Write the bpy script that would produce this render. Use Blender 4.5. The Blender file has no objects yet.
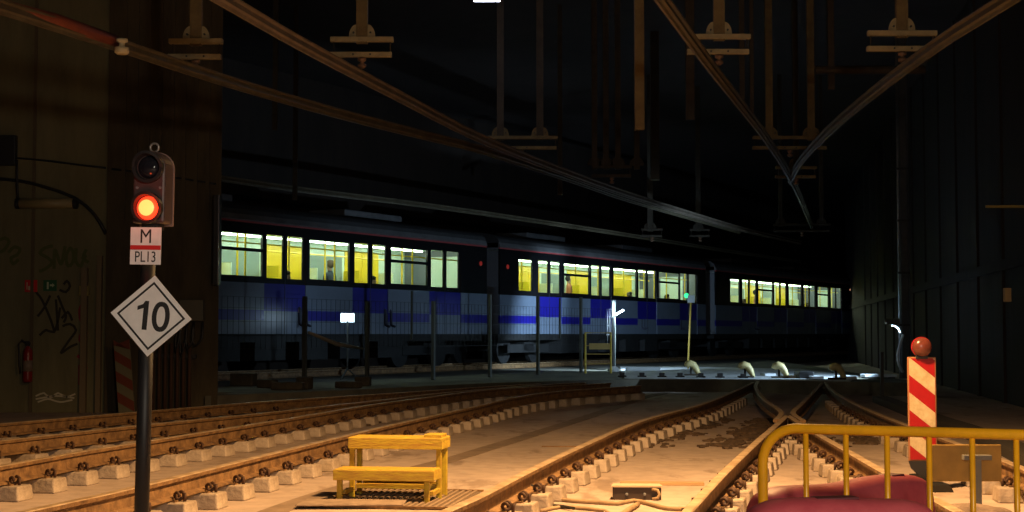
import bpy, bmesh, math, random
from mathutils import Vector, Matrix
random.seed(7)
SC = bpy.context.scene
COL = SC.collection
F = 1500.0; CX, CY = 512.0, 256.0; CH = 1.30; HOR = 334.0
AL = math.atan((HOR-CY)/F)
PI = math.pi

# ------------------------------------------------------------------ measuring helpers
def ray(px, py):
    u = (px-CX)/F; v = (CY-py)/F
    return Vector((u, math.cos(AL)-v*math.sin(AL), math.sin(AL)+v*math.cos(AL)))
def W(px, py, d):            # world point seen at a pixel, at world depth d (metres north of the camera)
    r = ray(px, py); return Vector((0, 0, CH)) + r*(d/r.y)
def G(px, py, z):            # world point seen at a pixel on the level z
    r = ray(px, py); return Vector((0, 0, CH)) + r*((z-CH)/r.z)

# ------------------------------------------------------------------ materials
MATS = {}
def mat(name, col, rough=0.7, metal=0.0, var=0.0, scale=4.0, bump=0.0, col2=None, emit=None, es=1.0, detail=5.0, bscale=None, stretch=None, spec=None):
    if name in MATS: return MATS[name]
    m = bpy.data.materials.new(name); m.use_nodes = True
    nt = m.node_tree; b = nt.nodes['Principled BSDF']
    b.inputs['Roughness'].default_value = rough; b.inputs['Metallic'].default_value = metal
    if spec is not None: b.inputs['Specular IOR Level'].default_value = spec
    c = (*col, 1); b.inputs['Base Color'].default_value = c
    tc = nt.nodes.new('ShaderNodeTexCoord'); co = tc.outputs['Object']
    if stretch:
        mp = nt.nodes.new('ShaderNodeMapping'); mp.inputs['Scale'].default_value = stretch
        nt.links.new(co, mp.inputs[0]); co = mp.outputs[0]
    nz = nt.nodes.new('ShaderNodeTexNoise'); nz.inputs['Scale'].default_value = scale; nz.inputs['Detail'].default_value = detail
    nz.inputs['Roughness'].default_value = 0.65
    nt.links.new(co, nz.inputs['Vector'])
    cr = nt.nodes.new('ShaderNodeValToRGB')
    c2 = col2 if col2 else tuple(x*(1-var) for x in col)
    cr.color_ramp.elements[0].position = 0.35; cr.color_ramp.elements[0].color = (*c2, 1)
    cr.color_ramp.elements[1].position = 0.68; cr.color_ramp.elements[1].color = c
    nt.links.new(nz.outputs['Fac'], cr.inputs[0]); nt.links.new(cr.outputs[0], b.inputs['Base Color'])
    if bump:
        n2 = nt.nodes.new('ShaderNodeTexNoise'); n2.inputs['Scale'].default_value = bscale or scale*4; n2.inputs['Detail'].default_value = 6
        nt.links.new(co, n2.inputs['Vector'])
        bp = nt.nodes.new('ShaderNodeBump'); bp.inputs['Strength'].default_value = bump; bp.inputs['Distance'].default_value = 0.02
        nt.links.new(n2.outputs['Fac'], bp.inputs['Height']); nt.links.new(bp.outputs[0], b.inputs['Normal'])
    if emit:
        b.inputs['Emission Color'].default_value = (*emit, 1); b.inputs['Emission Strength'].default_value = es
    MATS[name] = m; return m

def ground_mat():
    m = bpy.data.materials.new('dusty_concrete'); m.use_nodes = True; nt = m.node_tree; b = nt.nodes['Principled BSDF']
    b.inputs['Roughness'].default_value = 0.95; b.inputs['Specular IOR Level'].default_value = 0.15
    tc = nt.nodes.new('ShaderNodeTexCoord')
    def noise(s, d, st=(1, 1, 1)):
        mp = nt.nodes.new('ShaderNodeMapping'); mp.inputs['Scale'].default_value = st
        mp.inputs['Rotation'].default_value = (0, 0, 0.22)
        n = nt.nodes.new('ShaderNodeTexNoise'); n.inputs['Scale'].default_value = s; n.inputs['Detail'].default_value = d; n.inputs['Roughness'].default_value = 0.6
        nt.links.new(tc.outputs['Object'], mp.inputs[0]); nt.links.new(mp.outputs[0], n.inputs['Vector']); return n
    n1 = noise(0.5, 6, (1, 0.4, 1)); n2 = noise(5, 8); n3 = noise(1.3, 5, (1.5, 0.5, 1))
    r1 = nt.nodes.new('ShaderNodeValToRGB'); e = r1.color_ramp.elements
    e[0].position = 0.3; e[0].color = (0.38, 0.30, 0.25, 1); e[1].position = 0.7; e[1].color = (0.60, 0.49, 0.42, 1)
    nt.links.new(n1.outputs['Fac'], r1.inputs[0])
    r2 = nt.nodes.new('ShaderNodeValToRGB'); e = r2.color_ramp.elements
    e[0].position = 0.3; e[0].color = (0.78, 0.78, 0.78, 1); e[1].position = 0.6; e[1].color = (1, 1, 1, 1)
    nt.links.new(n2.outputs['Fac'], r2.inputs[0])
    r3 = nt.nodes.new('ShaderNodeValToRGB'); e = r3.color_ramp.elements
    e[0].position = 0.36; e[0].color = (0.42, 0.38, 0.34, 1); e[1].position = 0.44; e[1].color = (1, 1, 1, 1)
    nt.links.new(n3.outputs['Fac'], r3.inputs[0])
    m1 = nt.nodes.new('ShaderNodeMixRGB'); m1.blend_type = 'MULTIPLY'; m1.inputs[0].default_value = 1
    m2 = nt.nodes.new('ShaderNodeMixRGB'); m2.blend_type = 'MULTIPLY'; m2.inputs[0].default_value = 0.55
    nt.links.new(r1.outputs[0], m1.inputs[1]); nt.links.new(r2.outputs[0], m1.inputs[2])
    nt.links.new(m1.outputs[0], m2.inputs[1]); nt.links.new(r3.outputs[0], m2.inputs[2])
    nt.links.new(m2.outputs[0], b.inputs['Base Color'])
    bp = nt.nodes.new('ShaderNodeBump'); bp.inputs['Strength'].default_value = 0.35; bp.inputs['Distance'].default_value = 0.02
    nt.links.new(n2.outputs['Fac'], bp.inputs['Height']); nt.links.new(bp.outputs[0], b.inputs['Normal'])
    return m

def wall_mat(name, col, dark, panel=0.0):
    m = bpy.data.materials.new(name); m.use_nodes = True; nt = m.node_tree; b = nt.nodes['Principled BSDF']
    b.inputs['Roughness'].default_value = 0.9
    tc = nt.nodes.new('ShaderNodeTexCoord')
    mp = nt.nodes.new('ShaderNodeMapping'); mp.inputs['Scale'].default_value = (1.6, 1.6, 0.35)
    n = nt.nodes.new('ShaderNodeTexNoise'); n.inputs['Scale'].default_value = 1.1; n.inputs['Detail'].default_value = 8; n.inputs['Roughness'].default_value = 0.7
    nt.links.new(tc.outputs['Object'], mp.inputs[0]); nt.links.new(mp.outputs[0], n.inputs['Vector'])
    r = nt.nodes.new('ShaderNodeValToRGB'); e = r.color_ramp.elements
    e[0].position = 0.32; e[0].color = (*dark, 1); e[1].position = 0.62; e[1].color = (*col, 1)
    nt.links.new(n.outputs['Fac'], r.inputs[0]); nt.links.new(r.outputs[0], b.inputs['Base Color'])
    bp = nt.nodes.new('ShaderNodeBump'); bp.inputs['Strength'].default_value = 0.4; bp.inputs['Distance'].default_value = 0.03
    nt.links.new(n.outputs['Fac'], bp.inputs['Height']); nt.links.new(bp.outputs[0], b.inputs['Normal'])
    return m

def glass_mat():
    m = bpy.data.materials.new('window_glass'); m.use_nodes = True; nt = m.node_tree
    for n in list(nt.nodes): nt.nodes.remove(n)
    o = nt.nodes.new('ShaderNodeOutputMaterial'); mx = nt.nodes.new('ShaderNodeMixShader')
    t = nt.nodes.new('ShaderNodeBsdfTransparent'); t.inputs[0].default_value = (0.88, 0.95, 0.92, 1)
    g = nt.nodes.new('ShaderNodeBsdfGlossy'); g.inputs['Roughness'].default_value = 0.04
    lw = nt.nodes.new('ShaderNodeLayerWeight'); lw.inputs[0].default_value = .3
    fr = nt.nodes.new('ShaderNodeMath'); fr.operation = 'MULTIPLY'; fr.inputs[1].default_value = .12; nt.links.new(lw.outputs['Facing'], fr.inputs[0])
    nt.links.new(fr.outputs[0], mx.inputs[0]); nt.links.new(t.outputs[0], mx.inputs[1]); nt.links.new(g.outputs[0], mx.inputs[2]); nt.links.new(mx.outputs[0], o.inputs[0])
    return m

GROUND = ground_mat()
GLASS = glass_mat()
RUST = mat('rusted_steel', (0.31, 0.18, 0.075), 0.75, 0.1, 0.6, 9, 0.4, col2=(0.12, 0.065, 0.03))
HEAD = mat('dusty_rail_head', (0.62, 0.48, 0.32), 0.5, 0.35, 0.3, 6, 0.1, col2=(0.36, 0.25, 0.15))
BLOCK = mat('dusty_concrete_block', (0.50, 0.42, 0.34), 0.92, 0, 0.4, 7, 0.5, col2=(0.30, 0.24, 0.19), spec=0.2)
CLIP = mat('rusty_clip', (0.10, 0.05, 0.03), 0.7, 0.3, 0.5, 20)
YEL = mat('worn_yellow_paint', (0.58, 0.46, 0.03), 0.45, 0, 0.45, 9, 0.15, col2=(0.40, 0.25, 0.03))
YWOOD = mat('yellow_wood_plank', (0.60, 0.47, 0.04), 0.55, 0, 0.4, 6, 0.3, col2=(0.42, 0.24, 0.04), stretch=(1, 8, 8))
YBAR = mat('yellow_barrier_paint', (1.0, 0.46, 0.012), 0.32, 0, 0.2, 10, 0.05)
BLK = mat('black_plastic', (0.018, 0.018, 0.02), 0.45)
BLKM = mat('black_metal', (0.03, 0.03, 0.032), 0.5, 0.3)
POLEM = mat('dark_grey_pole_paint', (0.018, 0.018, 0.021), 0.5, 0.0, 0.3, 8)
WHT = mat('white_sign_paint', (0.90, 0.90, 0.90), 0.5, 0, 0.12, 14)
INK = mat('black_sign_ink', (0.012, 0.012, 0.014), 0.5)
REDP = mat('red_sign_paint', (0.62, 0.02, 0.02), 0.45)
REFR = mat('red_reflective_sheet', (0.36, 0.006, 0.008), 0.4, 0, 0.15, 12)
REFW = mat('cream_reflective_sheet', (0.62, 0.52, 0.34), 0.4, 0, 0.35, 14, col2=(0.45, 0.35, 0.20))
JERS = mat('faded_red_plastic', (0.60, 0.11, 0.12), 0.5, 0, 0.3, 5, 0.1, col2=(0.46, 0.06, 0.08))
STEELY = mat('ochre_dusty_steel', (0.19, 0.14, 0.055), 0.7, 0.1, 0.5, 5, 0.2, col2=(0.11, 0.075, 0.03))
STEELD = mat('dark_dusty_steel', (0.06, 0.045, 0.028), 0.7, 0.2, 0.5, 5)
CATEN = mat('dull_overhead_aluminium', (0.15, 0.13, 0.085), 0.5, 0.2, 0.4, 4, col2=(0.10, 0.08, 0.05))
GREYST = mat('grey_galvanised', (0.30, 0.31, 0.33), 0.5, 0.5, 0.3, 8)
LIGHTBR = mat('pale_bracket_paint', (0.34, 0.28, 0.15), 0.6, 0.1, 0.3, 9)
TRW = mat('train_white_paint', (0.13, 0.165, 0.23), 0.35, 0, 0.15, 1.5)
TRB = mat('train_blue_paint', (0.014, 0.012, 0.22), 0.3)
TRK = mat('train_black_band', (0.008, 0.008, 0.01), 0.25)
TRR = mat('train_red_line', (0.35, 0.05, 0.05), 0.4)
TRG = mat('train_roof_grey', (0.16, 0.16, 0.17), 0.6, 0, 0.4, 2)
TRU = mat('train_underframe', (0.013, 0.013, 0.014), 0.7, 0.2, 0.5, 3)
INW = mat('train_interior_cream', (0.66, 0.78, 0.66), 0.5)
INY = mat('train_interior_yellow', (0.85, 0.58, 0.01), 0.4)
INF = mat('train_interior_floor', (0.25, 0.27, 0.28), 0.6)
INS = mat('train_seat_teal', (0.06, 0.25, 0.28), 0.5)
STRIP = mat('train_light_strip', (1, 1, 1), 0.5, emit=(0.92, 1.0, 0.80), es=17.0)

# ------------------------------------------------------------------ mesh builder
class MB:
    def __init__(s): s.v = []; s.f = []; s.m = []
    def add(s, vs, fs, mi=0, M=None):
        o = len(s.v)
        s.v += [tuple(M @ Vector(p)) if M is not None else tuple(p) for p in vs]
        s.f += [tuple(i+o for i in f) for f in fs]; s.m += [mi]*len(fs)
        return s
    def box(s, x0, x1, y0, y1, z0, z1, mi=0, M=None):
        vs = [(x, y, z) for z in (z0, z1) for x, y in ((x0, y0), (x1, y0), (x1, y1), (x0, y1))]
        fs = [(3, 2, 1, 0), (4, 5, 6, 7), (0, 1, 5, 4), (1, 2, 6, 5), (2, 3, 7, 6), (3, 0, 4, 7)]
        return s.add(vs, fs, mi, M)
    def cbox(s, c, d, mi=0, M=None):
        return s.box(c[0]-d[0]/2, c[0]+d[0]/2, c[1]-d[1]/2, c[1]+d[1]/2, c[2]-d[2]/2, c[2]+d[2]/2, mi, M)
    def prism(s, pts, y0, y1, mi=0, M=None, axis='y'):   # polygon in xz extruded along y (or xy extruded along z)
        n = len(pts)
        if axis == 'y': vs = [(a, y0, b) for a, b in pts]+[(a, y1, b) for a, b in pts]
        elif axis == 'z': vs = [(a, b, y0) for a, b in pts]+[(a, b, y1) for a, b in pts]
        else: vs = [(y0, a, b) for a, b in pts]+[(y1, a, b) for a, b in pts]
        fs = [tuple(range(n)), tuple(range(2*n-1, n-1, -1))]+[((i+1) % n, i, n+i, n+(i+1) % n) for i in range(n)]
        return s.add(vs, fs, mi, M)
    def tube(s, pts, r, n=8, mi=0, M=None, closed=False):
        pts = [Vector(p) for p in pts]; k = len(pts)
        rs = r if isinstance(r, (list, tuple)) else [r]*k
        vs = []; up = None
        for i, p in enumerate(pts):
            if closed: t = pts[(i+1) % k]-pts[i-1]
            else: t = pts[min(i+1, k-1)]-pts[max(i-1, 0)]
            t.normalize()
            if up is None:
                up = Vector((0, 0, 1)) if abs(t.z) < 0.9 else Vector((1, 0, 0))
            a = t.cross(up); a.normalize(); b = a.cross(t); up = b
            for j in range(n):
                q = 2*PI*j/n; vs.append(p+(a*math.cos(q)+b*math.sin(q))*rs[i])
        fs = []
        for i in range(k if closed else k-1):
            i2 = (i+1) % k
            for j in range(n):
                fs.append((i*n+j, i*n+(j+1) % n, i2*n+(j+1) % n, i2*n+j))
        if not closed: fs += [tuple(range(n-1, -1, -1)), tuple((k-1)*n+j for j in range(n))]
        return s.add(vs, fs, mi, M)
    def lathe(s, prof, n=20, mi=0, M=None):    # (r, z) profile about z
        vs = []; fs = []; k = len(prof)
        for r, z in prof:
            for j in range(n):
                a = 2*PI*j/n; vs.append((r*math.cos(a), r*math.sin(a), z))
        for i in range(k-1):
            for j in range(n): fs.append((i*n+j, i*n+(j+1) % n, (i+1)*n+(j+1) % n, (i+1)*n+j))
        fs += [tuple(range(n-1, -1, -1)), tuple((k-1)*n+j for j in range(n))]
        return s.add(vs, fs, mi, M)
    def sweep(s, pts, prof, mis, M=None):       # prof: closed (side, up) outline swept along a path kept upright
        pts = [Vector(p) for p in pts]; k = len(pts); n = len(prof); vs = []
        for i, p in enumerate(pts):
            t = pts[min(i+1, k-1)]-pts[max(i-1, 0)]; t.z = 0; t.normalize()
            a = Vector((t.y, -t.x, 0))
            for u, w in prof: vs.append(p+a*u+Vector((0, 0, w)))
        fs = []; ms = []
        for i in range(k-1):
            for j in range(n):
                fs.append((i*n+j, i*n+(j+1) % n, (i+1)*n+(j+1) % n, (i+1)*n+j)); ms.append(mis[j])
        fs += [tuple(range(n-1, -1, -1)), tuple((k-1)*n+j for j in range(n))]; ms += [mis[0], mis[0]]
        o = len(s.v); s.v += [tuple(v) for v in vs]; s.f += [tuple(x+o for x in f) for f in fs]; s.m += ms
        return s
    def build(s, name, mats, parent=None, loc=(0, 0, 0), rot=(0, 0, 0), bevel=0, smooth=False):
        me = bpy.data.meshes.new(name); me.from_pydata(s.v, [], s.f)
        if not isinstance(mats, (list, tuple)): mats = [mats]
        for m in mats: me.materials.append(m)
        for p, i in zip(me.polygons, s.m): p.material_index = i; p.use_smooth = smooth
        bm = bmesh.new(); bm.from_mesh(me); bmesh.ops.recalc_face_normals(bm, faces=bm.faces); bm.to_mesh(me); bm.free()
        o = bpy.data.objects.new(name, me); COL.objects.link(o)
        o.location = loc; o.rotation_euler = rot
        if parent: o.parent = parent
        if bevel:
            b = o.modifiers.new('bevel', 'BEVEL'); b.width = bevel; b.segments = 2; b.limit_method = 'ANGLE'
        return o

def tag(o, label=None, cat=None, group=None, kind=None):
    if label: o['label'] = label
    if cat: o['category'] = cat
    if group: o['group'] = group
    if kind: o['kind'] = kind
    return o
def thing(name, label, cat, loc=(0, 0, 0), rz=0, group=None, rot=None):
    o = bpy.data.objects.new(name, None); COL.objects.link(o); o.empty_display_size = 0.1
    o.location = loc; o.rotation_euler = rot if rot else (0, 0, rz)
    return tag(o, label, cat, group)
def dup(root, loc, rot, label, group=None, scale=None):
    def cp(o, par):
        c = o.copy(); COL.objects.link(c)
        if par: c.parent = par
        for ch in kids[o]: cp(ch, c)
        return c
    kids = {}
    def walk(o):
        kids[o] = [c for c in o.children]
        for c in kids[o]: walk(c)
    walk(root)
    r = cp(root, None); r.location = loc; r.rotation_euler = rot; r['label'] = label
    if group: r['group'] = group
    if scale: r.scale = scale
    return r
def struct(o, label=None):
    o['kind'] = 'structure'
    if label: o['label'] = label
    return o
def text_mesh(txt, size, name, m, parent, loc, rot, depth=0.002, sx=1.0, bold=0.0):
    c = bpy.data.curves.new(name, 'FONT'); c.body = txt; c.size = size; c.extrude = depth; c.align_x = 'CENTER'; c.align_y = 'CENTER'; c.resolution_u = 3; c.offset = bold
    t = bpy.data.objects.new(name, c); COL.objects.link(t)
    dg = bpy.context.evaluated_depsgraph_get()
    me = bpy.data.meshes.new_from_object(t.evaluated_get(dg)); bpy.data.objects.remove(t)
    me.materials.clear(); me.materials.append(m)
    o = bpy.data.objects.new(name, me); COL.objects.link(o); o.location = loc; o.rotation_euler = rot; o.scale = (sx, 1, 1)
    if parent: o.parent = parent
    return o

def catmull(P, step=0.25):
    P = [Vector(p) for p in P]
    P = [P[0]*2-P[1]]+P+[P[-1]*2-P[-2]]
    out = []
    for i in range(1, len(P)-2):
        p0, p1, p2, p3 = P[i-1:i+3]; n = max(2, int((p2-p1).length/step))
        for k in range(n):
            t = k/n
            out.append(0.5*((2*p1)+(p2-p0)*t+(2*p0-5*p1+4*p2-p3)*t*t+(3*p1-p0-3*p2+p3)*t**3))
    out.append(P[-2]); return out

# ------------------------------------------------------------------ the setting
HT = 8.6
mb = MB(); mb.box(-45, 45, -8, 130, -0.3, 0.0); struct(mb.build('floor', GROUND), 'dusty tan concrete track bed')
mb = MB(); mb.box(-45, 45, -8, 130, HT, HT+0.4)
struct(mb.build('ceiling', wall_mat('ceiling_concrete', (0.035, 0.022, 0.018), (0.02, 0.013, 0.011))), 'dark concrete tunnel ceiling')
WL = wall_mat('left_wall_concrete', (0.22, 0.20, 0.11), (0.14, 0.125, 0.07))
mb = MB(); mb.box(-40, -6.75, 25.0, 25.6, 0, HT); struct(mb.build('wall_left', WL), 'pale stained concrete wall with graffiti')
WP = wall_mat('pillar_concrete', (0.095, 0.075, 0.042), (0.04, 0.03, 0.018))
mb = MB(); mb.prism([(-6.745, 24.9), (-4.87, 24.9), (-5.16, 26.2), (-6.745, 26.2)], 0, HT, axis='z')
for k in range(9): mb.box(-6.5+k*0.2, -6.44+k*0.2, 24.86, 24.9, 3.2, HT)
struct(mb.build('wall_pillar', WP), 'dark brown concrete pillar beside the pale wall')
# vertical joints in the left wall
mb = MB()
for x in (-8.02, -10.4): mb.box(x, x+0.05, 24.97, 25.0, 0, HT)
struct(mb.build('trim_1', mat('wall_joint', (0.13, 0.10, 0.06), 0.9)))
mb = MB(); mb.box(-7.16, -7.06, 24.9, 25.0, 0, 2.4); mb.box(-6.9, -6.82, 24.9, 25.0, 0, 2.6)
struct(mb.build('trim_2', mat('wall_pipe', (0.20, 0.15, 0.09), 0.8)))
# right wall, in bays
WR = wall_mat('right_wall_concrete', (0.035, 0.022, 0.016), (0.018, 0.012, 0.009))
d = Vector((3.2, 20, 0)).normalized(); ang = math.atan2(d.y, d.x)
A0 = Vector((8.3, 22, 0))
mb = MB(); mb.box(-24, 55, -0.5, 0, 0, HT)
for k in range(-6, 14): mb.box(k*3.2, k*3.2+0.25, 0, 0.05, 0, HT)
mb.box(-24, 55, 0, 0.07, 2.5, 2.7)
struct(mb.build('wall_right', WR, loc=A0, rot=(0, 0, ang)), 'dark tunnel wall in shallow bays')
# back wall behind the train
TD = Vector((0.475, 0.880, 0)).normalized(); TN = Vector((-TD.y, TD.x, 0)); TANG = math.atan2(TD.y, TD.x)
def s_t(x): return 48-(x-220)*0.043548
def Tpos(x): s = s_t(x); return Vector(((x-512)/s, F/s, 0))
T0 = Tpos(220)
def tt(x): return (Tpos(x)-T0).dot(TD)
B0 = T0+TN*5.2
mb = MB(); mb.box(-14, 95, 0, 0.5, 0, HT)
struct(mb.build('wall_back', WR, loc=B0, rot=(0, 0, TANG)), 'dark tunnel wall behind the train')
# raised slab carrying the fence and the train track
SZ = 0.28
edge = [G(x, y, SZ) for x, y in ((205, 396), (300, 392), (400, 387.5), (480, 383.5), (560, 381), (640, 379.3), (720, 379.5), (770, 380.5), (862, 382), (930, 383.5))]
poly = [(p.x, p.y) for p in edge]
poly += [(poly[-1][0]+1.5, 60), (30, 110), (-5, 120), (-40, 60), (-40, 26.3), (-4.86, 26.3)]
mb = MB(); mb.prism(poly, 0.0, SZ, axis='z')
SLAB = mat('grey_green_slab', (0.16, 0.15, 0.11), 0.9, 0, 0.5, 1.2, 0.4, col2=(0.07, 0.065, 0.05))
struct(mb.build('floor_slab', SLAB), 'raised grey concrete slab in front of the train')

# ------------------------------------------------------------------ running rails
RZ0, RH = 0.130, 0.145
RT = RZ0+RH
PROF = [(-.062, 0), (.062, 0), (.062, .012), (.010, .026), (.009, .105), (.034, .115), (.036, .140), (.028, .146), (-.028, .146), (-.036, .140), (-.034, .115), (-.009, .105), (-.010, .026), (-.062, .012)]
PM = [0, 0, 0, 0, 0, 0, 1, 1, 1, 0, 0, 0, 0, 0]
RAILS = {}
def rail(key, pix, label, ext=0.0, zb=RZ0, extend_far=0.0, gap=None):
    P = [G(x, y, zb+RH) for x, y in pix]
    for p in P: p.z = zb
    if ext: P = [P[0]+(P[0]-P[1]).normalized()*ext]+P
    if extend_far: P = P+[P[-1]+(P[-1]-P[-2]).normalized()*extend_far]
    C = catmull(P, 0.3); RAILS[key] = C
    base = C[0].copy(); o = MB().sweep([c-base for c in C], PROF, PM).build('running_rail', [RUST, HEAD if key != 'R10' else RUST], loc=base)
    return tag(o, label, 'rail')
rail('R6', [(20, 512), (128, 488.5), (256, 457), (353, 433.5), (400, 422.7), (439, 414), (478, 405.5), (513, 397.5), (560, 391), (640, 385.5)], 'rusty rail passing just behind the yellow step bench, front rail of the left tracks', 5)
rail('R7', [(0, 465.6), (85, 450.5), (128, 443.8), (256, 423.5), (314, 414), (365, 405.5), (420, 398), (490, 389.5), (560, 385.5), (610, 383)], 'rusty rail on blocks, second of the left tracks counting away from the bench', 4)
rail('R8', [(0, 440.5), (128, 426.3), (256, 413.6), (320, 406.5), (380, 400), (440, 393), (510, 387), (560, 383.6), (585, 382.5)], 'rusty rail, third of the left tracks counting away from the bench', 4)
rail('R9', [(0, 423.5), (128, 412.5), (256, 402), (330, 397), (400, 392.5), (480, 387), (540, 383.5)], 'dark rail closest to the graffiti wall, along the foot of the raised slab', 4)
rail('R1', [(445, 511), (480, 495.5), (530, 470), (581, 446), (643, 420), (703, 403.5), (738, 389.5), (753, 382.5)], 'long rusty rail sweeping up through the middle of the picture, right of the bench', 5)
rail('R2', [(687, 511), (726, 470), (760, 438.5), (773, 427.5), (786.5, 415.5)], 'rusty rail running from the bottom of the picture up to the nose of the crossing', 3)
rail('R3', [(960, 512), (882, 470), (846, 449.5), (812, 430.5), (800, 423), (789, 415.5)], 'rusty rail behind the yellow barrier, running to the nose of the crossing')
rail('R3f', [(776, 419.5), (781.5, 413), (777.5, 408.2), (766, 400.5), (758.5, 392), (756, 386), (758, 381)], 'dark curved rail with a flared end on the left of the crossing nose')
rail('R2f', [(803, 420), (794.5, 414.5), (793.5, 411), (800, 405), (811, 394), (822, 383)], 'dark rail with a flared end on the right of the crossing nose')
rail('R4', [(1060, 486), (1024, 468), (965, 446), (905, 424.2), (866, 408.6), (842, 396.5), (830, 388), (825, 381)], 'curved rail right of the crossing, passing behind the striped marker', 3)
for (k, zb, x0, off) in (('T1', SZ+0.02, 0, 0.62), ('T2', SZ+0.02, 0, 2.06)):
    a = T0+TN*off-TD*5; b_ = T0+TN*off+TD*62
    o = MB().sweep([Vector((0, 0, 0)), b_-a], PROF, PM).build('running_rail', [RUST, HEAD], loc=(a.x, a.y, zb))
    tag(o, 'rail under the near wheels of the train' if k == 'T1' else 'rail under the far wheels of the train', 'rail')

# ------------------------------------------------------------------ concrete blocks with clips
def make_block(label):
    t = thing('rail_block', label, 'concrete block')
    mb = MB()
    a, b2, h = 0.115, 0.175, RZ0
    vs = [(-b2-.015, -a-.012, 0), (b2+.015, -a-.012, 0), (b2+.015, a+.012, 0), (-b2-.015, a+.012, 0), (-b2, -a, h-.012), (b2, -a, h-.012), (b2, a, h-.012), (-b2, a, h-.012)]
    mb.add(vs, [(3, 2, 1, 0), (4, 5, 6, 7), (0, 1, 5, 4), (1, 2, 6, 5), (2, 3, 7, 6), (3, 0, 4, 7)])
    mb.build('block', BLOCK, t, bevel=0.012)
    MB().box(-.09, .09, -.075, .075, h-.014, h-.001).build('base_plate', RUST, t)
    for s in (-1, 1):
        pts = []
        for k in range(15):
            q = k/14*2*PI*1.35
            pts.append((s*(0.086+0.025*math.cos(q)), -0.055+0.11*k/14, h+0.028+0.025*math.sin(q)))
        mb = MB().tube(pts, 0.0125, 6)
        mb.tube([(s*.13, 0, h-.01), (s*.13, 0, h+.05)], .012, 6)
        mb.build('spring_clip', CLIP, t, smooth=True)
    return t
def make_far_block(label):
    o = MB()
    o.box(-.18, .18, -.115, .115, 0, RZ0)
    o = o.build('rail_block', BLOCK); return tag(o, label, 'concrete block')
ORD = ['first', 'second', 'third', 'fourth', 'fifth', 'sixth', 'seventh', 'eighth', 'ninth', 'tenth', 'eleventh', 'twelfth']
proto = None; fproto = None
def lay_blocks(key, name, y0, y1, n_ord, group, step=0.62, phase=0.0, far=False, zb=0.0, order=''):
    global proto, fproto
    C = RAILS[key]; 
    if C[0].y > C[-1].y: C = C[::-1]
    acc = phase; k = 0
    for i in range(len(C)-1):
        seg = (C[i+1]-C[i]).length
        while acc <= seg:
            p = C[i].lerp(C[i+1], acc/seg); acc += step
            if not (y0 <= p.y <= y1): continue
            tdir = C[i+1]-C[i]; rz = math.atan2(tdir.y, tdir.x)-PI/2
            isf = far or p.y > 23.5
            if k < n_ord and not isf: lab = f'concrete block under {name}, {ORD[k]} {order}'; g = group
            elif isf: lab = f'small dim concrete block far along {name}'; g = group+', far part'
            else: lab = f'farther concrete block under {name}, beyond the {ORD[n_ord-1]}'; g = group
            loc = (p.x, p.y, zb); rot = (0, 0, rz+random.uniform(-.04, .04))
            if isf:
                if fproto is None: fproto = make_far_block(lab); o = fproto; o.location = loc; o.rotation_euler = rot
                else: o = fproto.copy(); COL.objects.link(o); o.location = loc; o.rotation_euler = rot; o['label'] = lab
                o['group'] = g
            else:
                if proto is None: proto = make_block(lab); proto.location = loc; proto.rotation_euler = rot; proto['group'] = g
                else: dup(proto, loc, rot, lab, g)
            k += 1
        acc -= seg
lay_blocks('R6', 'the rail behind the yellow bench', 9.6, 31, 12, 'blocks under the rail behind the bench', phase=.2, order='from the bottom left')
lay_blocks('R7', 'the second left rail', 11.3, 30, 12, 'blocks under the second left rail', phase=.35, order='from the left edge')
lay_blocks('R8', 'the third left rail', 14.3, 26, 6, 'blocks under the third left rail', phase=.1, order='from the left edge')
lay_blocks('R9', 'the rail by the graffiti wall', 17.2, 25, 5, 'blocks under the rail by the graffiti wall', phase=.3, order='from the left edge')
lay_blocks('R1', 'the long middle rail', 8.8, 28, 12, 'blocks under the long middle rail', phase=.1, order='from the bottom edge')
lay_blocks('R2', 'the rail leading to the crossing nose', 9.4, 18.6, 8, 'blocks under the rail leading to the crossing', phase=.25, order='from the bottom edge')
lay_blocks('R3', 'the rail behind the yellow barrier', 11.0, 18.6, 8, 'blocks under the rail behind the barrier', phase=.1, order='from the camera')
lay_blocks('R4', 'the curved rail behind the striped marker', 11.5, 27, 8, 'blocks under the curved right rail', phase=.2, order='from the camera')

cp_ = None
FC = catmull([G(x, y, SZ) for x, y in ((622, 377.3), (680, 377.8), (720, 378.2), (768, 379.2))], .42)
for k, c_ in enumerate(FC[:-1]):
    if cp_ is None:
        o = MB().box(-.10, .10, -.08, .08, 0, .04).box(-.06, .06, -.06, .06, .04, .11).build('rail_chair', BLKM, bevel=.006); cp_ = o
    else: o = cp_.copy(); COL.objects.link(o)
    o.location = (c_.x, c_.y, SZ+.005); tag(o, 'small dark metal block in the row along the far pale slab edge', 'metal block', 'dark blocks along the far slab edge')
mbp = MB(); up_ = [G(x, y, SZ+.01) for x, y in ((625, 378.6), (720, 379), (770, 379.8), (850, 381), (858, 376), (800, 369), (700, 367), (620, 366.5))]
mbp.prism([(p.x, p.y) for p in up_], SZ, SZ+.012, axis='z'); struct(mbp.build('floor_strip', mat('painted_lamplight', (.68, .70, .72), .9, 0, .5, 2.5, .4)), 'strip of slab painted paler as if lamplit at the far junction')  # paler colour stands in for lamplight falling on the slab
# dark cable duct at far right
P = [G(x, y, .12) for x, y in ((1060, 470), (1024, 449), (976, 429), (935, 416), (905, 405), (880, 396))]
for p in P: p.z = 0
b0 = P[0].copy()
o = MB().sweep([p-b0 for p in catmull(P, .5)], [(-.14, 0), (.14, 0), (.14, .12), (-.14, .12)], [0]*4).build('cable_duct', mat('dark_duct_concrete', (.07, .06, .05), .9), loc=b0)
tag(o, 'low dark cable duct along the floor right of the curved rail', 'cable duct')

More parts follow.
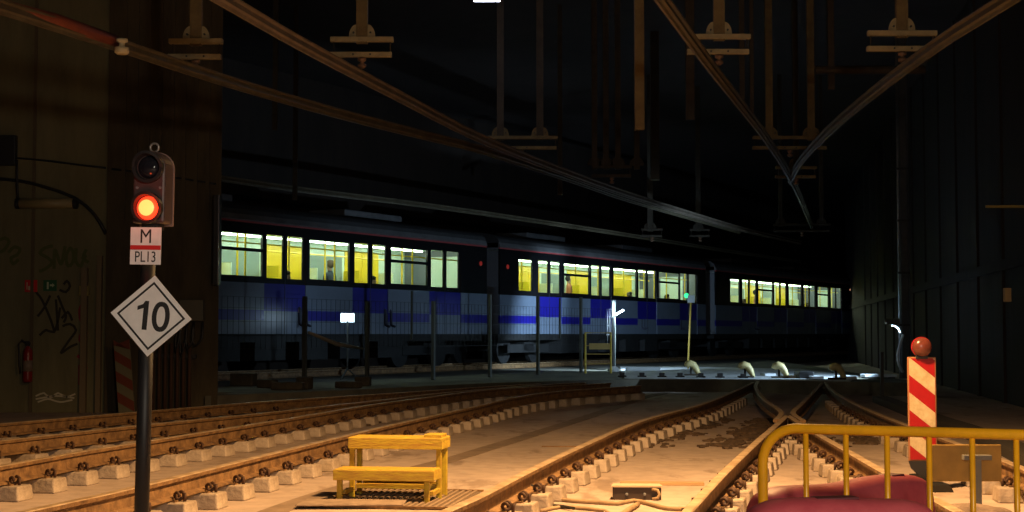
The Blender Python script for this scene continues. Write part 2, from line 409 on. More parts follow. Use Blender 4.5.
# ------------------------------------------------------------------ drain channel and grating
P = [G(x, y, .004) for x, y in ((250, 520), (339, 489), (452, 459), (480, 450.5), (540, 432), (599, 413), (646, 397), (690, 388))]
for p in P: p.z = 0
mb = MB(); C = catmull(P, .35)
mb.sweep(C, [(-.11, 0), (.11, 0), (.11, .006), (-.11, .006)], [0]*4)
DR = mat('dirty_drain_channel', (.30, .22, .16), .95, 0, .5, 3, .4, col2=(.19, .14, .10))
o = mb.build('drain_channel', DR); tag(o, 'narrow dark drain strip running along the dusty floor past the bench', 'drain')
gr = thing('drain_grating', 'slatted metal grating in the floor beneath the yellow bench', 'grating', G(405, 500, 0.0)+Vector((0, 0, .006)), rz=-.15)
MB().box(-.62, .5, -.62, .62, 0, .004).build('pit', mat('grating_pit', (.15, .11, .075), .95), gr)
mb = MB()
for k in range(22): mb.box(-.60+k*.05, -.578+k*.05, -.6, .6, .004, .016)
mb.build('slats', mat('dusty_grating', (.34, .25, .17), .8, .1, .3, 9), gr)
for y in (-.64, .61): MB().box(-.64, .52, y, y+.03, 0, .018).build('frame_bar', RUST, gr)
o = MB().prism([(-.42, -.2), (.38, -.25), (.42, .12), (-.35, .2)], 0, .012, axis='z').build('flat_slab', mat('brown_mat', (.36, .27, .20), .95, 0, .4, 8), loc=G(352, 506, 0)+Vector((0, 0, .024)), rot=(0, 0, .1), bevel=.008)
tag(o, 'flat brown slab lying on the grating left of the bench feet', 'slab')

# ------------------------------------------------------------------ yellow step bench
bt = thing('step_bench', 'yellow wooden two-step work platform standing between the tracks', 'step stool', (-1.34, 11.62, 0.012), rz=math.radians(-9))
L = .76
MB().box(0, L, .30, .60, .445, .475).build('upper_step', YWOOD, bt, bevel=.006)
mb = MB(); mb.box(.0, L, .285, .305, .385, .47); mb.box(0, L, .585, .605, .385, .47); mb.box(0, .02, .305, .585, .385, .445); mb.box(L-.02, L, .305, .585, .385, .445)
mb.build('upper_apron', YWOOD, bt, bevel=.004)
MB().box(-.03, L-.01, 0, .26, .225, .25).build('lower_step', YWOOD, bt, bevel=.006)
mb = MB(); mb.box(-.035, L, -.02, 0, .165, .245); mb.box(-.035, -.015, 0, .30, .165, .23); mb.box(L-.03, L-.01, 0, .30, .165, .23); mb.box(-.015, L-.03, .25, .27, .17, .225)
mb.build('lower_apron', YWOOD, bt, bevel=.004)
for x in (0.005, L-.055):
    for y in (.31, .535): MB().box(x, x+.04, y, y+.04, 0, .385).build('leg', YEL, bt, bevel=.004)
for x in (-.012, L-.085): MB().box(x, x+.04, .005, .045, 0, .165).build('front_leg', YEL, bt, bevel=.004)
for y in (.325, .55): MB().box(.055, L-.055, y, y+.03, .07, .11).build('stretcher', YWOOD, bt, bevel=.003)
for x in (.015, L-.05): MB().box(x, x+.03, .055, .31, .05, .085).build('side_stretcher', YWOOD, bt, bevel=.003)
MB().cbox((.67, .45, .487), (.14, .22, .022)).build('top_cleat', YWOOD, bt, bevel=.003)

# ------------------------------------------------------------------ signal post
d = 7.4
pb = W(144, 480, d); sg = thing('signal_post', 'dark signal pole with a glowing red light, white plates and a speed diamond', 'railway signal', (pb.x-.015, d, 0), rot=(0, math.radians(.75), 0))
ox = pb.x-.015
def lz(py): return W(150, py, d).z
def lx(px, py): return W(px, py, d).x-ox-math.tan(math.radians(.75))*lz(py)
MB().lathe([(.036, .0), (.036, lz(262))], 20).build('pole', POLEM, sg, smooth=True)
MB().lathe([(.12, 0), (.12, .02), (.05, .03), (.038, .12)], 20).build('pole_base', POLEM, sg)
# diamond
zc = lz(316); xc = lx(153.5, 316); h = .199
rz4 = math.radians(4)
dm = MB()
def diamond(mb, r, y0, y1, mi):
    pts = [(r*math.cos(a), r*math.sin(a)) for a in (0, PI/2, PI, 3*PI/2)]
    mb.prism(pts, y0, y1, mi)
dp = MB(); diamond(dp, h, 0, .004, 0)
dpo = dp.build('speed_diamond', WHT, sg, loc=(xc, -.05, zc), rot=(0, rz4, 0)); dpo['label'] = 'white diamond plate with black border and number 10'
bd = MB()
ro, ri = h*.845, h*.775
vo = [(ro*math.cos(a), -.0015, ro*math.sin(a)) for a in (0, PI/2, PI, 3*PI/2)]; vi = [(ri*math.cos(a), -.0015, ri*math.sin(a)) for a in (0, PI/2, PI, 3*PI/2)]
bd.add(vo+vi, [(i, (i+1) % 4, 4+(i+1) % 4, 4+i) for i in range(4)])
bd.build('border', INK, dpo)
MB().prism([(-.040, -.070), (-.016, -.070), (-.016, .072), (-.034, .072), (-.044, .055), (-.070, .044), (-.070, .024), (-.040, .036)], -.0012, 0).build('numeral', INK, dpo)
nm = MB(); n_ = 28; vs = []
for rx, rz_ in ((.044, .074), (.021, .050)):
    vs += [(.048+rx*math.copysign(abs(math.cos(2*PI*k/n_))**.85, math.cos(2*PI*k/n_)), -.0012, rz_*math.sin(2*PI*k/n_)) for k in range(n_)]
nm.add(vs, [(k, (k+1) % n_, n_+(k+1) % n_, n_+k) for k in range(n_)]); nm.build('numeral', INK, dpo)
for zz in (zc-.07, zc+.07): MB().cbox((0, -.022, zz), (.1, .04, .02)).build('clamp', GREYST, sg)
# name plate
pz0, pz1 = lz(265), lz(228); px0 = lx(133, 246); px1 = lx(163.5, 246)
pl = MB().box(px0, px1, -.052, -.048, pz0, pz1).build('name_plate', WHT, sg); pl['label'] = 'white plate with M over PL13'
pm = (pz0+pz1)/2-.008
MB().box(px0+.001, px1-.001, -.0545, -.052, pm-.011, pm+.011).build('red_stripe', REDP, pl)
tx = text_mesh('M', .098, 'lettering', INK, pl, ((px0+px1)/2, -.0535, pm+.052), (PI/2, 0, 0), .001, .82)
tx = text_mesh('PL13', .075, 'lettering', INK, pl, ((px0+px1)/2, -.0535, pm-.048), (PI/2, 0, 0), .001, .72)
# head, turned slightly left
hd = bpy.data.objects.new('signal_head', None); COL.objects.link(hd); hd.parent = sg
z1, z2 = lz(168), lz(208.5)
hx = lx(151, 190)
hd.location = (hx, 0, 0); hd.rotation_euler = (0, 0, math.radians(-9))
R = .083
out = []
for k in range(13): a = PI*k/12; out.append((R*math.cos(a), z1+R*math.sin(a)))
out += [(-R, z2-R*.9), (R, z2-R*.9)]
MB().prism(out, -.03, .10).build('housing', mat('signal_housing', (.085, .05, .05), .45, 0, .3, 9), hd, bevel=.012)
out2 = [(R*1.05*math.cos(PI*k/12), z1+R*1.05*math.sin(PI*k/12)) for k in range(13)]+[(-R*1.05, z2-R), (R*1.05, z2-R)]
MB().prism(out2, .075, .088).build('back_flange', mat('signal_flange', (.26, .16, .14), .5), hd)
for zc_, lit in ((z1, 0), (z2, 1)):
    M = Matrix.Translation((0, -.03, zc_)) @ Matrix.Rotation(PI/2, 4, 'X')
    hood = MB(); n = 24; prof_o = .079; 
    vs = []; fs = []
    for ring, (r, y) in enumerate(((.079, 0), (.079, .05), (.064, .05), (.060, .006))):
        for j in range(n):
            a = 2*PI*j/n; yy = y*(0.55+.45*max(0, math.sin(a))) if y == .05 else y
            vs.append((r*math.cos(a), -yy-.03, zc_+r*math.sin(a)))
    for i in range(3):
        for j in range(n): fs.append((i*n+j, i*n+(j+1) % n, (i+1)*n+(j+1) % n, (i+1)*n+j))
    hood.add(vs, fs); hood.build('lamp_hood', BLK, hd, smooth=False)
    if lit:
        lm = mat('lit_red_lens', (1, .1, .02), .3, emit=(1.0, .03, .008), es=3.0)
        core = mat('lit_red_core', (1, .4, .1), .3, emit=(1.0, .30, .07), es=2.4)
    else:
        lm = mat('dark_lens', (.012, .014, .02), .06); core = None
    lens = [(0.0005, .030), (.02, .028), (.04, .020), (.052, .010), (.058, 0)]
    o = MB().lathe(lens[::-1], 24, M=M).build('lens', lm, hd, smooth=True); o['label'] = 'glowing red lens' if lit else 'unlit black lens'
    if lit: MB().lathe([(.040, .0205), (.03, .0265), (.015, .031), (.001, .032)], 20, M=Matrix.Translation((0, -.033, zc_)) @ Matrix.Rotation(PI/2, 4, 'X')).build('bulb_glow', core, o)
for zz, xx in ((z1-.10, -.06), (z1-.10, .06)): MB().lathe([(.008, 0), (.006, .006)], 8, M=Matrix.Translation((xx, -.03, (z1+z2)/2)) @ Matrix.Rotation(PI/2, 4, 'X')).build('screw', GREYST, hd)
ring = [(.022*math.cos(2*PI*k/16), .03, z1+R+.022+.022*math.sin(2*PI*k/16)) for k in range(16)]
MB().tube(ring, .006, 6, closed=True).build('lifting_ring', mat('ring_steel', (.35, .30, .28), .4, .6), hd, smooth=True)
MB().box(-.045, .045, .0, .07, z2-R-.02, z2-R*.85).build('mount', BLKM, hd)
rl = bpy.data.lights.new('red_glow', 'POINT'); rl.color = (1, .08, .02); rl.energy = .55; rl.shadow_soft_size = .03
ro_ = bpy.data.objects.new('red_glow', rl); COL.objects.link(ro_); ro_.location = (pb.x+.01, d-.22, lz(208.5))

# ------------------------------------------------------------------ striped warning marker
d = 12.6; zb_ = W(920, 461, d); zt = W(920, 357, d).z; xl = W(908, 400, d).x; xr = W(936.5, 400, d).x; w = xr-xl
mk = thing('warning_marker', 'red and cream diagonally striped upright marker board with a red beacon on top', 'warning marker', ((xl+xr)/2, d, 0))
hh = zt-zb_.z
MB().box(-w/2, w/2, 0, .02, zb_.z, zt).build('board_frame', mat('marker_frame', (.30, .13, .06), .6), mk, bevel=.006)
def stripe(mb, c0, c1, mi):     # region between two falling diagonals, clipped to the panel
    W2 = w/2-.012; z0_, z1_ = zb_.z+.012, zt-.012
    def clip(poly, a, b, c):
        out = []
        for i in range(len(poly)):
            p, q = poly[i], poly[(i+1) % len(poly)]
            fp, fq = a*p[0]+b*p[1]+c, a*q[0]+b*q[1]+c
            if fp >= 0: out.append(p)
            if (fp >= 0) != (fq >= 0): t_ = fp/(fp-fq); out.append((p[0]+(q[0]-p[0])*t_, p[1]+(q[1]-p[1])*t_))
        return out
    poly = [(-W2, z0_), (W2, z0_), (W2, z1_), (-W2, z1_)]; sl = -.8
    poly = clip(poly, -sl, 1, -c0) if True else poly
    poly = clip(poly, sl, -1, c1) if poly else poly
    if len(poly) >= 3: mb.prism(poly, -.003, 0.0, mi)
mw = MB(); mr = MB(); per = 0.147
for k in range(-3, 9):
    # value c = z + 1.12 x ; top left is cream, top right corner red
    c_top = zt+.008-.8*w/2
    lo = c_top-k*per*1.0
    stripe(mr if k % 2 else mw, lo-per, lo, 0)
mw2 = mw.build('cream_stripes', REFW, mk); mr2 = mr.build('red_stripes', REFR, mk)
MB().prism([(-w/2, zb_.z), (w/2, zb_.z), (w/2-.02, zb_.z-.06), (w/2-.08, zb_.z-.12), (-w/2+.08, zb_.z-.12), (-w/2+.02, zb_.z-.06)], .002, .018).build('tail', BLK, mk)
MB().box(-.025, .025, 0, .03, .05, zb_.z-.1).build('post', BLK, mk)
MB().prism([(-.2, 0), (.2, 0), (.16, .07), (-.16, .07)], -.2, .3).build('foot', BLK, mk, bevel=.01)
bc = bpy.data.objects.new('beacon', None); COL.objects.link(bc); bc.parent = mk; bc['label'] = 'round red beacon lamp'
bz = W(921, 347, d).z
MB().cbox((0, .01, bz-.085), (.10, .05, .03)).build('beacon_base', BLK, bc, bevel=.004)
BR = mat('beacon_red_plastic', (.15, .04, .03), .25, 0, .3, 20)
Mx = Matrix.Translation((0, -.03, bz)) @ Matrix.Rotation(-PI/2, 4, 'X')
MB().lathe([(.012, -.04), (.05, -.032), (.076, -.012), (.080, .01), (.080, .05), (.070, .075), (.04, .09), (.01, .094)], 24, M=Mx).build('beacon_lens', BR, bc, smooth=True)
Mr = Matrix.Translation((0, -.005, bz)) @ Matrix.Rotation(-PI/2, 4, 'X')
MB().lathe([(.078, 0), (.085, 0), (.085, .02), (.078, .02)], 24, M=Mr).build('beacon_ring', REFR, bc)

# ------------------------------------------------------------------ yellow crowd barrier
pL = W(762.5, 440, 5.6); pR = W(1024, 437, 5.2); dirb = Vector((pR.x-pL.x, 5.2-5.6, 0)).normalized()
br = thing('crowd_barrier', 'yellow tubular crowd barrier crossing the bottom right corner', 'barrier', (pL.x, 5.6, 0), rz=math.atan2(dirb.y, dirb.x))
topz = W(820, 428.5, 5.55).z; LB = 1.75; r = .019; cr_ = .13
arc = lambda cx, cz, a0, a1: [(cx+cr_*math.cos(a0+(a1-a0)*k/8), 0, cz+cr_*math.sin(a0+(a1-a0)*k/8)) for k in range(9)]
path = [(0, 0, .02)]+[(0, 0, z_) for z_ in (.3, .6)]+arc(cr_, topz-cr_, PI, PI/2)+arc(LB-cr_, topz-cr_, PI/2, 0)+[(LB, 0, .6), (LB, 0, .02)]
MB().tube(path, r, 12).build('outer_tube', YBAR, br, smooth=True)
MB().tube([(0, 0, .30), (LB, 0, .30)], .015, 10).build('bottom_tube', YBAR, br, smooth=True)
x0b = W(808, 450, 5.55).x-pL.x; step = .1475
for k in range(11):
    x = x0b+.004+step*k
    if x < LB-.05: MB().tube([(x, 0, .30), (x, 0, topz)], .0105, 8).build('bar', YBAR, br, smooth=True)
for x in (.0, LB): MB().tube([(x, -.22, .015), (x, -.1, .06), (x, 0, .07), (x, .1, .06), (x, .22, .015)], .015, 8).build('foot', YBAR, br, smooth=True)

# ------------------------------------------------------------------ red plastic road barriers
def jersey(label, a, b, ht, wt=.10, wb=.24, lead=.16):
    a = Vector(a); b = Vector(b); Ld = (b-a).length; t = thing('road_barrier', label, 'road barrier', (a.x, a.y, 0), rz=math.atan2(b.y-a.y, b.x-a.x))
    N = 40; vs = []; fs = []; sec = 20
    for i in range(N+1):
        x = Ld*i/N; e = min(x, Ld-x)
        k = 1 if e > lead else math.sqrt(max(0.0, 1-((lead-e)/lead)**2))
        zt_ = ht-(lead*.42)*(1-k)+.006*math.sin(x*9)
        wf = .55+.45*k
        for j in range(sec):
            q = j/sec*2*PI
            cs, sn = math.cos(q), math.sin(q)
            z = (sn*.5+.5); z = z**.8
            sx = abs(cs)**.45*(1 if cs > 0 else -1)
            zz = zt_*max(0, min(1, .5+.5*(abs(sn)**.45)*(1 if sn > 0 else -1)))
            f = zz/ht; wd = wb*(1-f)+wt*f if f > .35 else wb-(wb-wt)*.35*f/.35
            groove = .82 if .70 < f < .80 else 1
            vs.append((x, sx*wd*wf*groove, zz))
    for i in range(N):
        for j in range(sec): fs.append((i*sec+j, i*sec+(j+1) % sec, (i+1)*sec+(j+1) % sec, (i+1)*sec+j))
    fs += [tuple(range(sec-1, -1, -1)), tuple(N*sec+j for j in range(sec))]
    mbj = MB().add(vs, fs)
    o = mbj.build('body', JERS, t, smooth=True)
    ss = o.modifiers.new('sub', 'SUBSURF'); ss.levels = 1; ss.render_levels = 1
    return t, Ld
a = W(757, 489, 6.15); b = W(921, 474, 7.0)
t, Ld = jersey('dark red plastic road barrier standing behind the yellow tubular barrier', (a.x, 6.15, 0), (b.x, 7.0, 0), .665)
DKS = mat('moulded_recess', (.10, .015, .02), .6)
MB().box(Ld-.3, Ld-.2, -.04, .04, .655, .668).build('filler_cap', DKS, t, bevel=.005)
a = W(747, 500, 4.6); b = W(930, 497, 4.75)
t, Ld = jersey('pink-red plastic road barrier nearest the camera at the bottom edge', (a.x, 4.6, 0), (b.x, 4.75, 0), .795, lead=.13)
MB().box(.22, .36, -.03, .03, .787, .798).build('moulded_recess', DKS, t, bevel=.004)

# small site board on grey post, and sack
d = 10.6; bp_ = W(977, 500, d)
st = thing('site_board', 'small ochre board on a grey T-shaped post behind the yellow barrier', 'sign board', (bp_.x, d, 0))
MB().box(W(932, 460, d).x-bp_.x, W(1003, 460, d).x-bp_.x, .03, .045, W(960, 482, d).z, W(960, 445, d).z).build('board', mat('ochre_board', (.42, .25, .05), .6, 0, .3, 6), st, bevel=.005)
MB().box(-.03, .03, -.02, .03, 0.02, W(977, 457, d).z).build('post', mat('grey_post', (.17, .17, .16), .6), st, bevel=.004)
MB().box(W(963, 455, d).x-bp_.x, W(991, 455, d).x-bp_.x, -.025, .035, W(977, 460, d).z, W(977, 455, d).z).build('crossbar', mat('grey_post', (.17, .17, .16)), st, bevel=.003)
MB().box(-.15, .15, -.12, .12, 0, .02).build('foot_plate', GREYST, st)
def sack(label, loc, sx, sy, sz, m, rz=0, name='sandbag', cat='sandbag'):
    bm = bmesh.new(); bmesh.ops.create_icosphere(bm, subdivisions=4, radius=1)
    for v in bm.verts:
        p = v.co; q = Vector((math.copysign(abs(p.x)**.6, p.x), math.copysign(abs(p.y)**.6, p.y), p.z))
        nn = .06*math.sin(7*p.x+2)*math.cos(5*p.y)+.04*math.sin(13*p.y+p.x*3)
        v.co = Vector((q.x*sx, q.y*sy, (max(q.z, -.6)+.6)/1.6*sz*(1+nn)))
    me = bpy.data.meshes.new(name); bm.to_mesh(me); bm.free(); me.materials.append(m)
    for p in me.polygons: p.use_smooth = True
    o = bpy.data.objects.new(name, me); COL.objects.link(o); o.location = loc; o.rotation_euler = (0, 0, rz)
    return tag(o, label, cat)
g = W(972, 512, 10.1)
sack('grey cloth sandbag lying at the foot of the small ochre board', (g.x, 10.15, 0), .30, .16, .15, mat('grey_sack', (.30, .22, .17), .95, 0, .4, 8, .6), .1)
g = G(910, 474, 0)
o = MB().box(-.07, .07, -.05, .05, 0, .03).build('rubber_pad', BLK, loc=(g.x, g.y-.3, 0), rot=(0, 0, .4), bevel=.006); tag(o, 'small black pad on the floor in front of the striped marker', 'pad')

# ------------------------------------------------------------------ floor items between middle rails
g = G(637, 500, 0)
jb = thing('junction_box', 'low black cable junction box with two bolts between the middle rails', 'junction box', (g.x, g.y, 0), rz=-.06)
MB().box(-.19, .19, 0, .15, 0, .10).build('box_body', mat('dark_box', (.045, .028, .02), .6), jb, bevel=.006)
MB().prism([(-.2, -.015), (.2, -.015), (.185, .18), (-.185, .18)], .10, .112, axis='z').build('lid', mat('lit_lid', (.55, .42, .30), .9), jb)  # lid painted paler than the body, as its top catches the light
for x in (-.08, .06): MB().lathe([(.012, 0), (.012, .012), (.006, .015)], 8, M=Matrix.Translation((x, 0, .045)) @ Matrix.Rotation(PI/2, 4, 'X')).build('bolt', GREYST, jb)
MB().tube([(.12, -.005, .085), (.16, -.03, .08), (.175, -.04, .05), (.16, -.04, .02), (.12, -.03, .012)], .012, 8).build('cable_loop', mat('tan_cable', (.40, .28, .16), .7), jb, smooth=True)
def floor_cable(name, pix, r, m, label, cat, zs=None):
    P = [G(x, y, r) for x, y in pix]; C = catmull(P, .1)
    return tag(MB().tube(C, r, 8).build(name, m, smooth=True), label, cat)
TC = mat('dusty_pipe', (.42, .29, .17), .8, 0, .3, 8)
floor_cable('floor_cable', [(556, 499), (575, 501), (600, 502.5), (618, 503.5), (634, 500.5), (650, 504), (668, 508.5), (688, 509)], .016, TC, 'dusty cable crossing in front of the junction box between the middle rails', 'cable')
floor_cable('floor_cable', [(541, 511), (560, 507), (585, 508.5), (605, 511), (612, 516)], .014, TC, 'dusty cable lying at the bottom edge left of the junction box', 'cable')
floor_cable('floor_cable', [(638, 504), (630, 509), (620, 516)], .02, TC, 'short thick cable branching toward the camera below the junction box', 'cable')
g = G(662, 485, 0)
o = MB().box(-.36, .36, -.05, .05, 0, .028).build('plank', mat('tan_plank', (.50, .33, .17), .8, 0, .3, 6, stretch=(1, 8, 8)), loc=(g.x, g.y, 0), rot=(0, 0, -.09), bevel=.004); tag(o, 'flat dusty plank lying behind the junction box', 'plank')
g = G(565, 447, 0)
o = MB().box(-.22, .22, -.012, .012, 0, .012).build('thin_rod', RUST, loc=(g.x-.05, g.y, 0), rot=(0, 0, -.02)); tag(o, 'thin dark steel rod lying on the floor beside the long middle rail', 'rod')
# loop of cable over the middle rail
C = RAILS['R1']
p = min(C, key=lambda q: abs((512+q.x/q.y*F)-527))
o = MB().tube([(-.02, 0, .15), (.04, -.01, .13), (.07, -.03, .06), (.12, -.08, .01), (.22, -.16, .01), (.3, -.3, .01)], .011, 8).build('bond_cable', BLK, loc=(p.x+.02, p.y, .11)); o.location.z = .012
tag(o, 'black bonding cable dropping from the long middle rail to the floor', 'cable')
# mud heaps beside the rails
def heap(label, px, py, sx, sy, sz, rz, seed):
    rnd = random.Random(seed); bm = bmesh.new()
    for q_ in range(150):
        x = max(-1, min(1, rnd.gauss(0, .5))); y = rnd.uniform(-1, 1); r_ = rnd.uniform(.02, .075)*(1.2-.5*abs(x))
        M_ = Matrix.Translation((x*sx, y*sy, r_*.1)) @ Matrix.Rotation(rnd.uniform(0, 6), 4, 'Z') @ Matrix.Diagonal((r_*rnd.uniform(1, 2.2), r_*rnd.uniform(.8, 1.6), r_*.45, 1))
        res = bmesh.ops.create_icosphere(bm, subdivisions=1, radius=1, matrix=M_)
        for v in res['verts']: v.co += Vector((rnd.uniform(-.2, .2), rnd.uniform(-.2, .2), rnd.uniform(-.1, .1)))*r_
    me = bpy.data.meshes.new('dirt_heap'); bm.to_mesh(me); bm.free(); me.materials.append(mat('dark_dirt', (.13, .085, .055), .98, 0, .5, 12, .8))
    o = bpy.data.objects.new('dirt_heap', me); COL.objects.link(o); g = G(px, py, 0); o.location = (g.x, g.y, 0.004); o.rotation_euler = (0, 0, rz)
    return tag(o, label, 'dirt', kind='stuff')
heap('dark dirt and rubble heaped beside the second left rail', 345, 425, .35, 2.6, .09, -.2, 3)
heap('dark spilled dirt beside the middle rail near the crossing', 680, 431, .55, 3.2, .06, -.28, 5)
heap('dark spilled dirt left of the rail leading to the crossing', 752, 432, .35, 3.0, .06, -.25, 8)
heap('dark dirt at the foot of the rail past the bench', 455, 417, .3, 3.2, .08, -.2, 11)
heap('dark dirt between the rails behind the barrier', 800, 437, .4, 2.2, .05, -.1, 13)
heap('dark spilled dirt between the curved rail and the crossing', 870, 436, .5, 1.5, .04, -.1, 17)

# ------------------------------------------------------------------ overhead conductor rails
OH = CH+3.0
CPROF = [(-.012, 0), (.012, 0), (.02, .03), (.045, .045), (.03, .10), (.055, .115), (.055, .13), (-.055, .13), (-.055, .115), (-.03, .10), (-.045, .045), (-.02, .03)]
CATL = mat('lit_overhead_aluminium', (.24, .19, .15), .5, .2, .4, 4, col2=(.15, .12, .09))  # same aluminium painted paler for the stronger light on one beam
def conductor(pix, label, ext=6, z=OH):
    P = [G(x, y, z) for x, y in pix]; P = [P[0]+(P[0]-P[1]).normalized()*ext]+P
    for p in P: p.z = z-.06
    b0 = P[0].copy(); C = catmull(P, .6)
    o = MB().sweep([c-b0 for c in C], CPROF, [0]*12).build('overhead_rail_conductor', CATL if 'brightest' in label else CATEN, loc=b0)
    return tag(o, label, 'overhead conductor')
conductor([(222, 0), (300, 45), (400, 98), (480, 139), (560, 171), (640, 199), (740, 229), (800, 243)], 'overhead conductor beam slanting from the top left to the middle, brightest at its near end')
conductor([(0, 8), (115, 45), (220, 80), (330, 112), (420, 135), (480, 150), (560, 176), (640, 203), (740, 232)], 'overhead conductor beam starting at the top left corner, lower of the two left beams', 3)
conductor([(660, 0), (710, 68), (768, 143), (795, 188), (812, 228)], 'overhead conductor beam slanting down to the right from above the middle rails')
conductor([(1010, 0), (940, 44.5), (874, 94), (827.5, 133.6), (800, 164), (790, 182)], 'overhead conductor beam slanting down to the left from the top right')
o = conductor([(222, 179), (300, 190), (450, 209), (600, 231), (720, 250), (800, 262)], 'thin overhead conductor running just above the train roof', 3, z=CH+3.28)
# coupling and insulator on left beam
g = G(108, 42, OH)
jc = thing('beam_mount_insulator', 'rusty red joint with a pale insulator hanging on the lower left overhead beam', 'insulator', (g.x, g.y, OH))
MB().tube([(-.75, -2.0, .04), (-.3, -.8, .05), (.05, .1, .03)], [.04, .075, .06], 10).build('red_sleeve', mat('red_brown_sleeve', (.28, .07, .04), .6, 0, .3, 8), jc, smooth=True)
MB().lathe([(.05, -.10), (.075, -.08), (.075, -.03), (.03, -.02), (.03, .02), (.06, .03), (.06, .06)], 14, M=Matrix.Translation((.13, .05, -.02))).build('insulator', mat('pale_insulator', (.62, .55, .34), .4), jc, smooth=True)

def hanger(label, px, pyl, d, cols=(0,), wid=.72, m=STEELY, cw=.09, small=False, name='conductor_hanger', mb_=LIGHTBR):
    q = W(px, pyl, d)           # middle of the lower crossbar
    t = thing(name, label, 'overhead hanger', (q.x, d, q.z)); gap = .18
    for c in cols:
        MB().box(c-cw/2, c+cw/2, -.03, .03, gap-.05, HT-q.z).box(c-cw/2-.02, c-cw/2, -.045, .045, gap-.05, HT-q.z).box(c+cw/2, c+cw/2+.02, -.045, .045, gap-.05, HT-q.z).build('column', m, t)
        for s in (-1, 1):
            pts = [(c+s*(cw/2+.02), gap+.03)]+[(c+s*(cw/2+.02+.09*math.cos(a*PI/12)), gap+.03+.15*math.sin(a*PI/12)) for a in range(7)]
            MB().prism(pts, -.012, .012).build('gusset', mb_, t)
            MB().lathe([(.012, 0), (.012, .03)], 8, M=Matrix.Translation((c+s*(cw/2+.055), -.01, gap+.08)) @ Matrix.Rotation(PI/2, 4, 'X')).build('bolt', BLKM, t)
    MB().box(-wid/2, wid/2, -.05, .03, gap-.03, gap+.03).build('upper_crossbar', mb_, t, bevel=.006)
    MB().box(-wid/2-.01, wid/2-.02, -.05, .03, -.03, .03).build('lower_crossbar', mb_, t, bevel=.006)
    for s in (-1, 1): MB().tube([(s*(wid/2-.04), 0, 0), (s*(wid/2-.04), 0, gap)], .008, 6).build('tie_rod', STEELD, t)
    for x in (-.1, .1): MB().lathe([(.012, 0), (.012, .008)], 8, M=Matrix.Translation((x, -.05, 0)) @ Matrix.Rotation(PI/2, 4, 'X')).build('bolt', BLKM, t)
    MB().lathe([(.02, -.16), (.05, -.14), (.05, -.11), (.025, -.10), (.025, -.08), (.05, -.07), (.05, -.04), (.025, -.03)], 12).build('insulator', mat('brown_insulator', (.18, .10, .06), .4), t, smooth=True)
    return t
hanger('dim hanger with two crossbars in front of the brown pillar, leftmost in the picture', 196, 57, 17.2, wid=.62)
hanger('hanger with two pale crossbars over the bright slanting beam, second from the left', 362, 55, 17.4, wid=.74)
hanger('hanger with two pale crossbars beside the beam above the middle rails', 719, 52, 17.6, wid=.74)
hanger('hanger with two ochre crossbars beside the top right slanting beam', 902, 49, 17.2, wid=.80)
hanger('pair of tall columns carrying crossbars above the left front car of the train', 521, 148, 26, cols=(-.36, .33), wid=1.28, m=STEELD, cw=.08, mb_=STEELY)
hanger('pair of tall columns carrying crossbars where the two right beams meet', 790, 148, 26, cols=(-.36, .37), wid=1.3, m=STEELY, cw=.08, mb_=STEELY)
hanger('thick cluster of dark columns left of the bare hanging post', 612, 176, 30, cols=(-.35, -.12, .12, .5), wid=.8, m=STEELD, cw=.07, mb_=STEELD)
hanger('small hanger with twin bars below the meeting of the right beams', 796, 177, 29, wid=.8, m=STEELD, cw=.06, mb_=STEELY)
hanger('faint distant hanger low above the far tracks at right centre', 802, 231, 42, cols=(-.6, .55), wid=1.6, m=STEELD, cw=.06, mb_=STEELD)
hanger('faint distant hanger above the second car of the train', 652, 236, 42, cols=(-.05,), wid=.6, m=STEELD, cw=.12, mb_=STEELD)
hanger('faint distant hanger between the sign pole and the right beams', 700, 236, 44, cols=(-.05,), wid=.6, m=STEELD, cw=.1, mb_=STEELD)
q = W(639.5, 130, 19)
o = MB().box(-.045, .045, -.03, .03, 0, HT-q.z).box(-.06, -.045, -.05, .05, 0, HT-q.z).box(.045, .06, -.05, .05, 0, HT-q.z).build('hanging_post', STEELY, loc=(q.x, 19, q.z)); tag(o, 'bare ochre steel post hanging from the ceiling near the top centre', 'hanging post')
for i, (px, py, d, w_) in enumerate(((275, 130, 30, .05), (295, 200, 33, .05), (560, 195, 33, .05), (690, 120, 25, .07), (742, 100, 24, .04), (752, 120, 24, .03), (831, 90, 24, .05), (655, 180, 36, .1))):
    q = W(px, py, d); where = ['above the first window of the train', 'above the first train doors', 'left of the dark column cluster', 'left of the beam over the middle rails', 'just left of the paired right columns', 'touching the left of the paired right columns', 'right of the paired right columns', 'behind the bare hanging post'][i]
    o = MB().box(-w_, w_, -w_, w_, 0, HT-q.z).build('hanging_duct', STEELD, loc=(q.x, d, q.z)); tag(o, f'thin dark vertical duct hanging from the ceiling {where}', 'duct')
a = W(815, 70, 24); b = W(925, 74, 24)
o = MB().tube([(0, 0, 0), (b.x-a.x, 0, 0)], .07, 10).build('overhead_mount_pipe', STEELD, loc=a); tag(o, 'dim horizontal pipe under the ceiling left of the right wall', 'pipe')

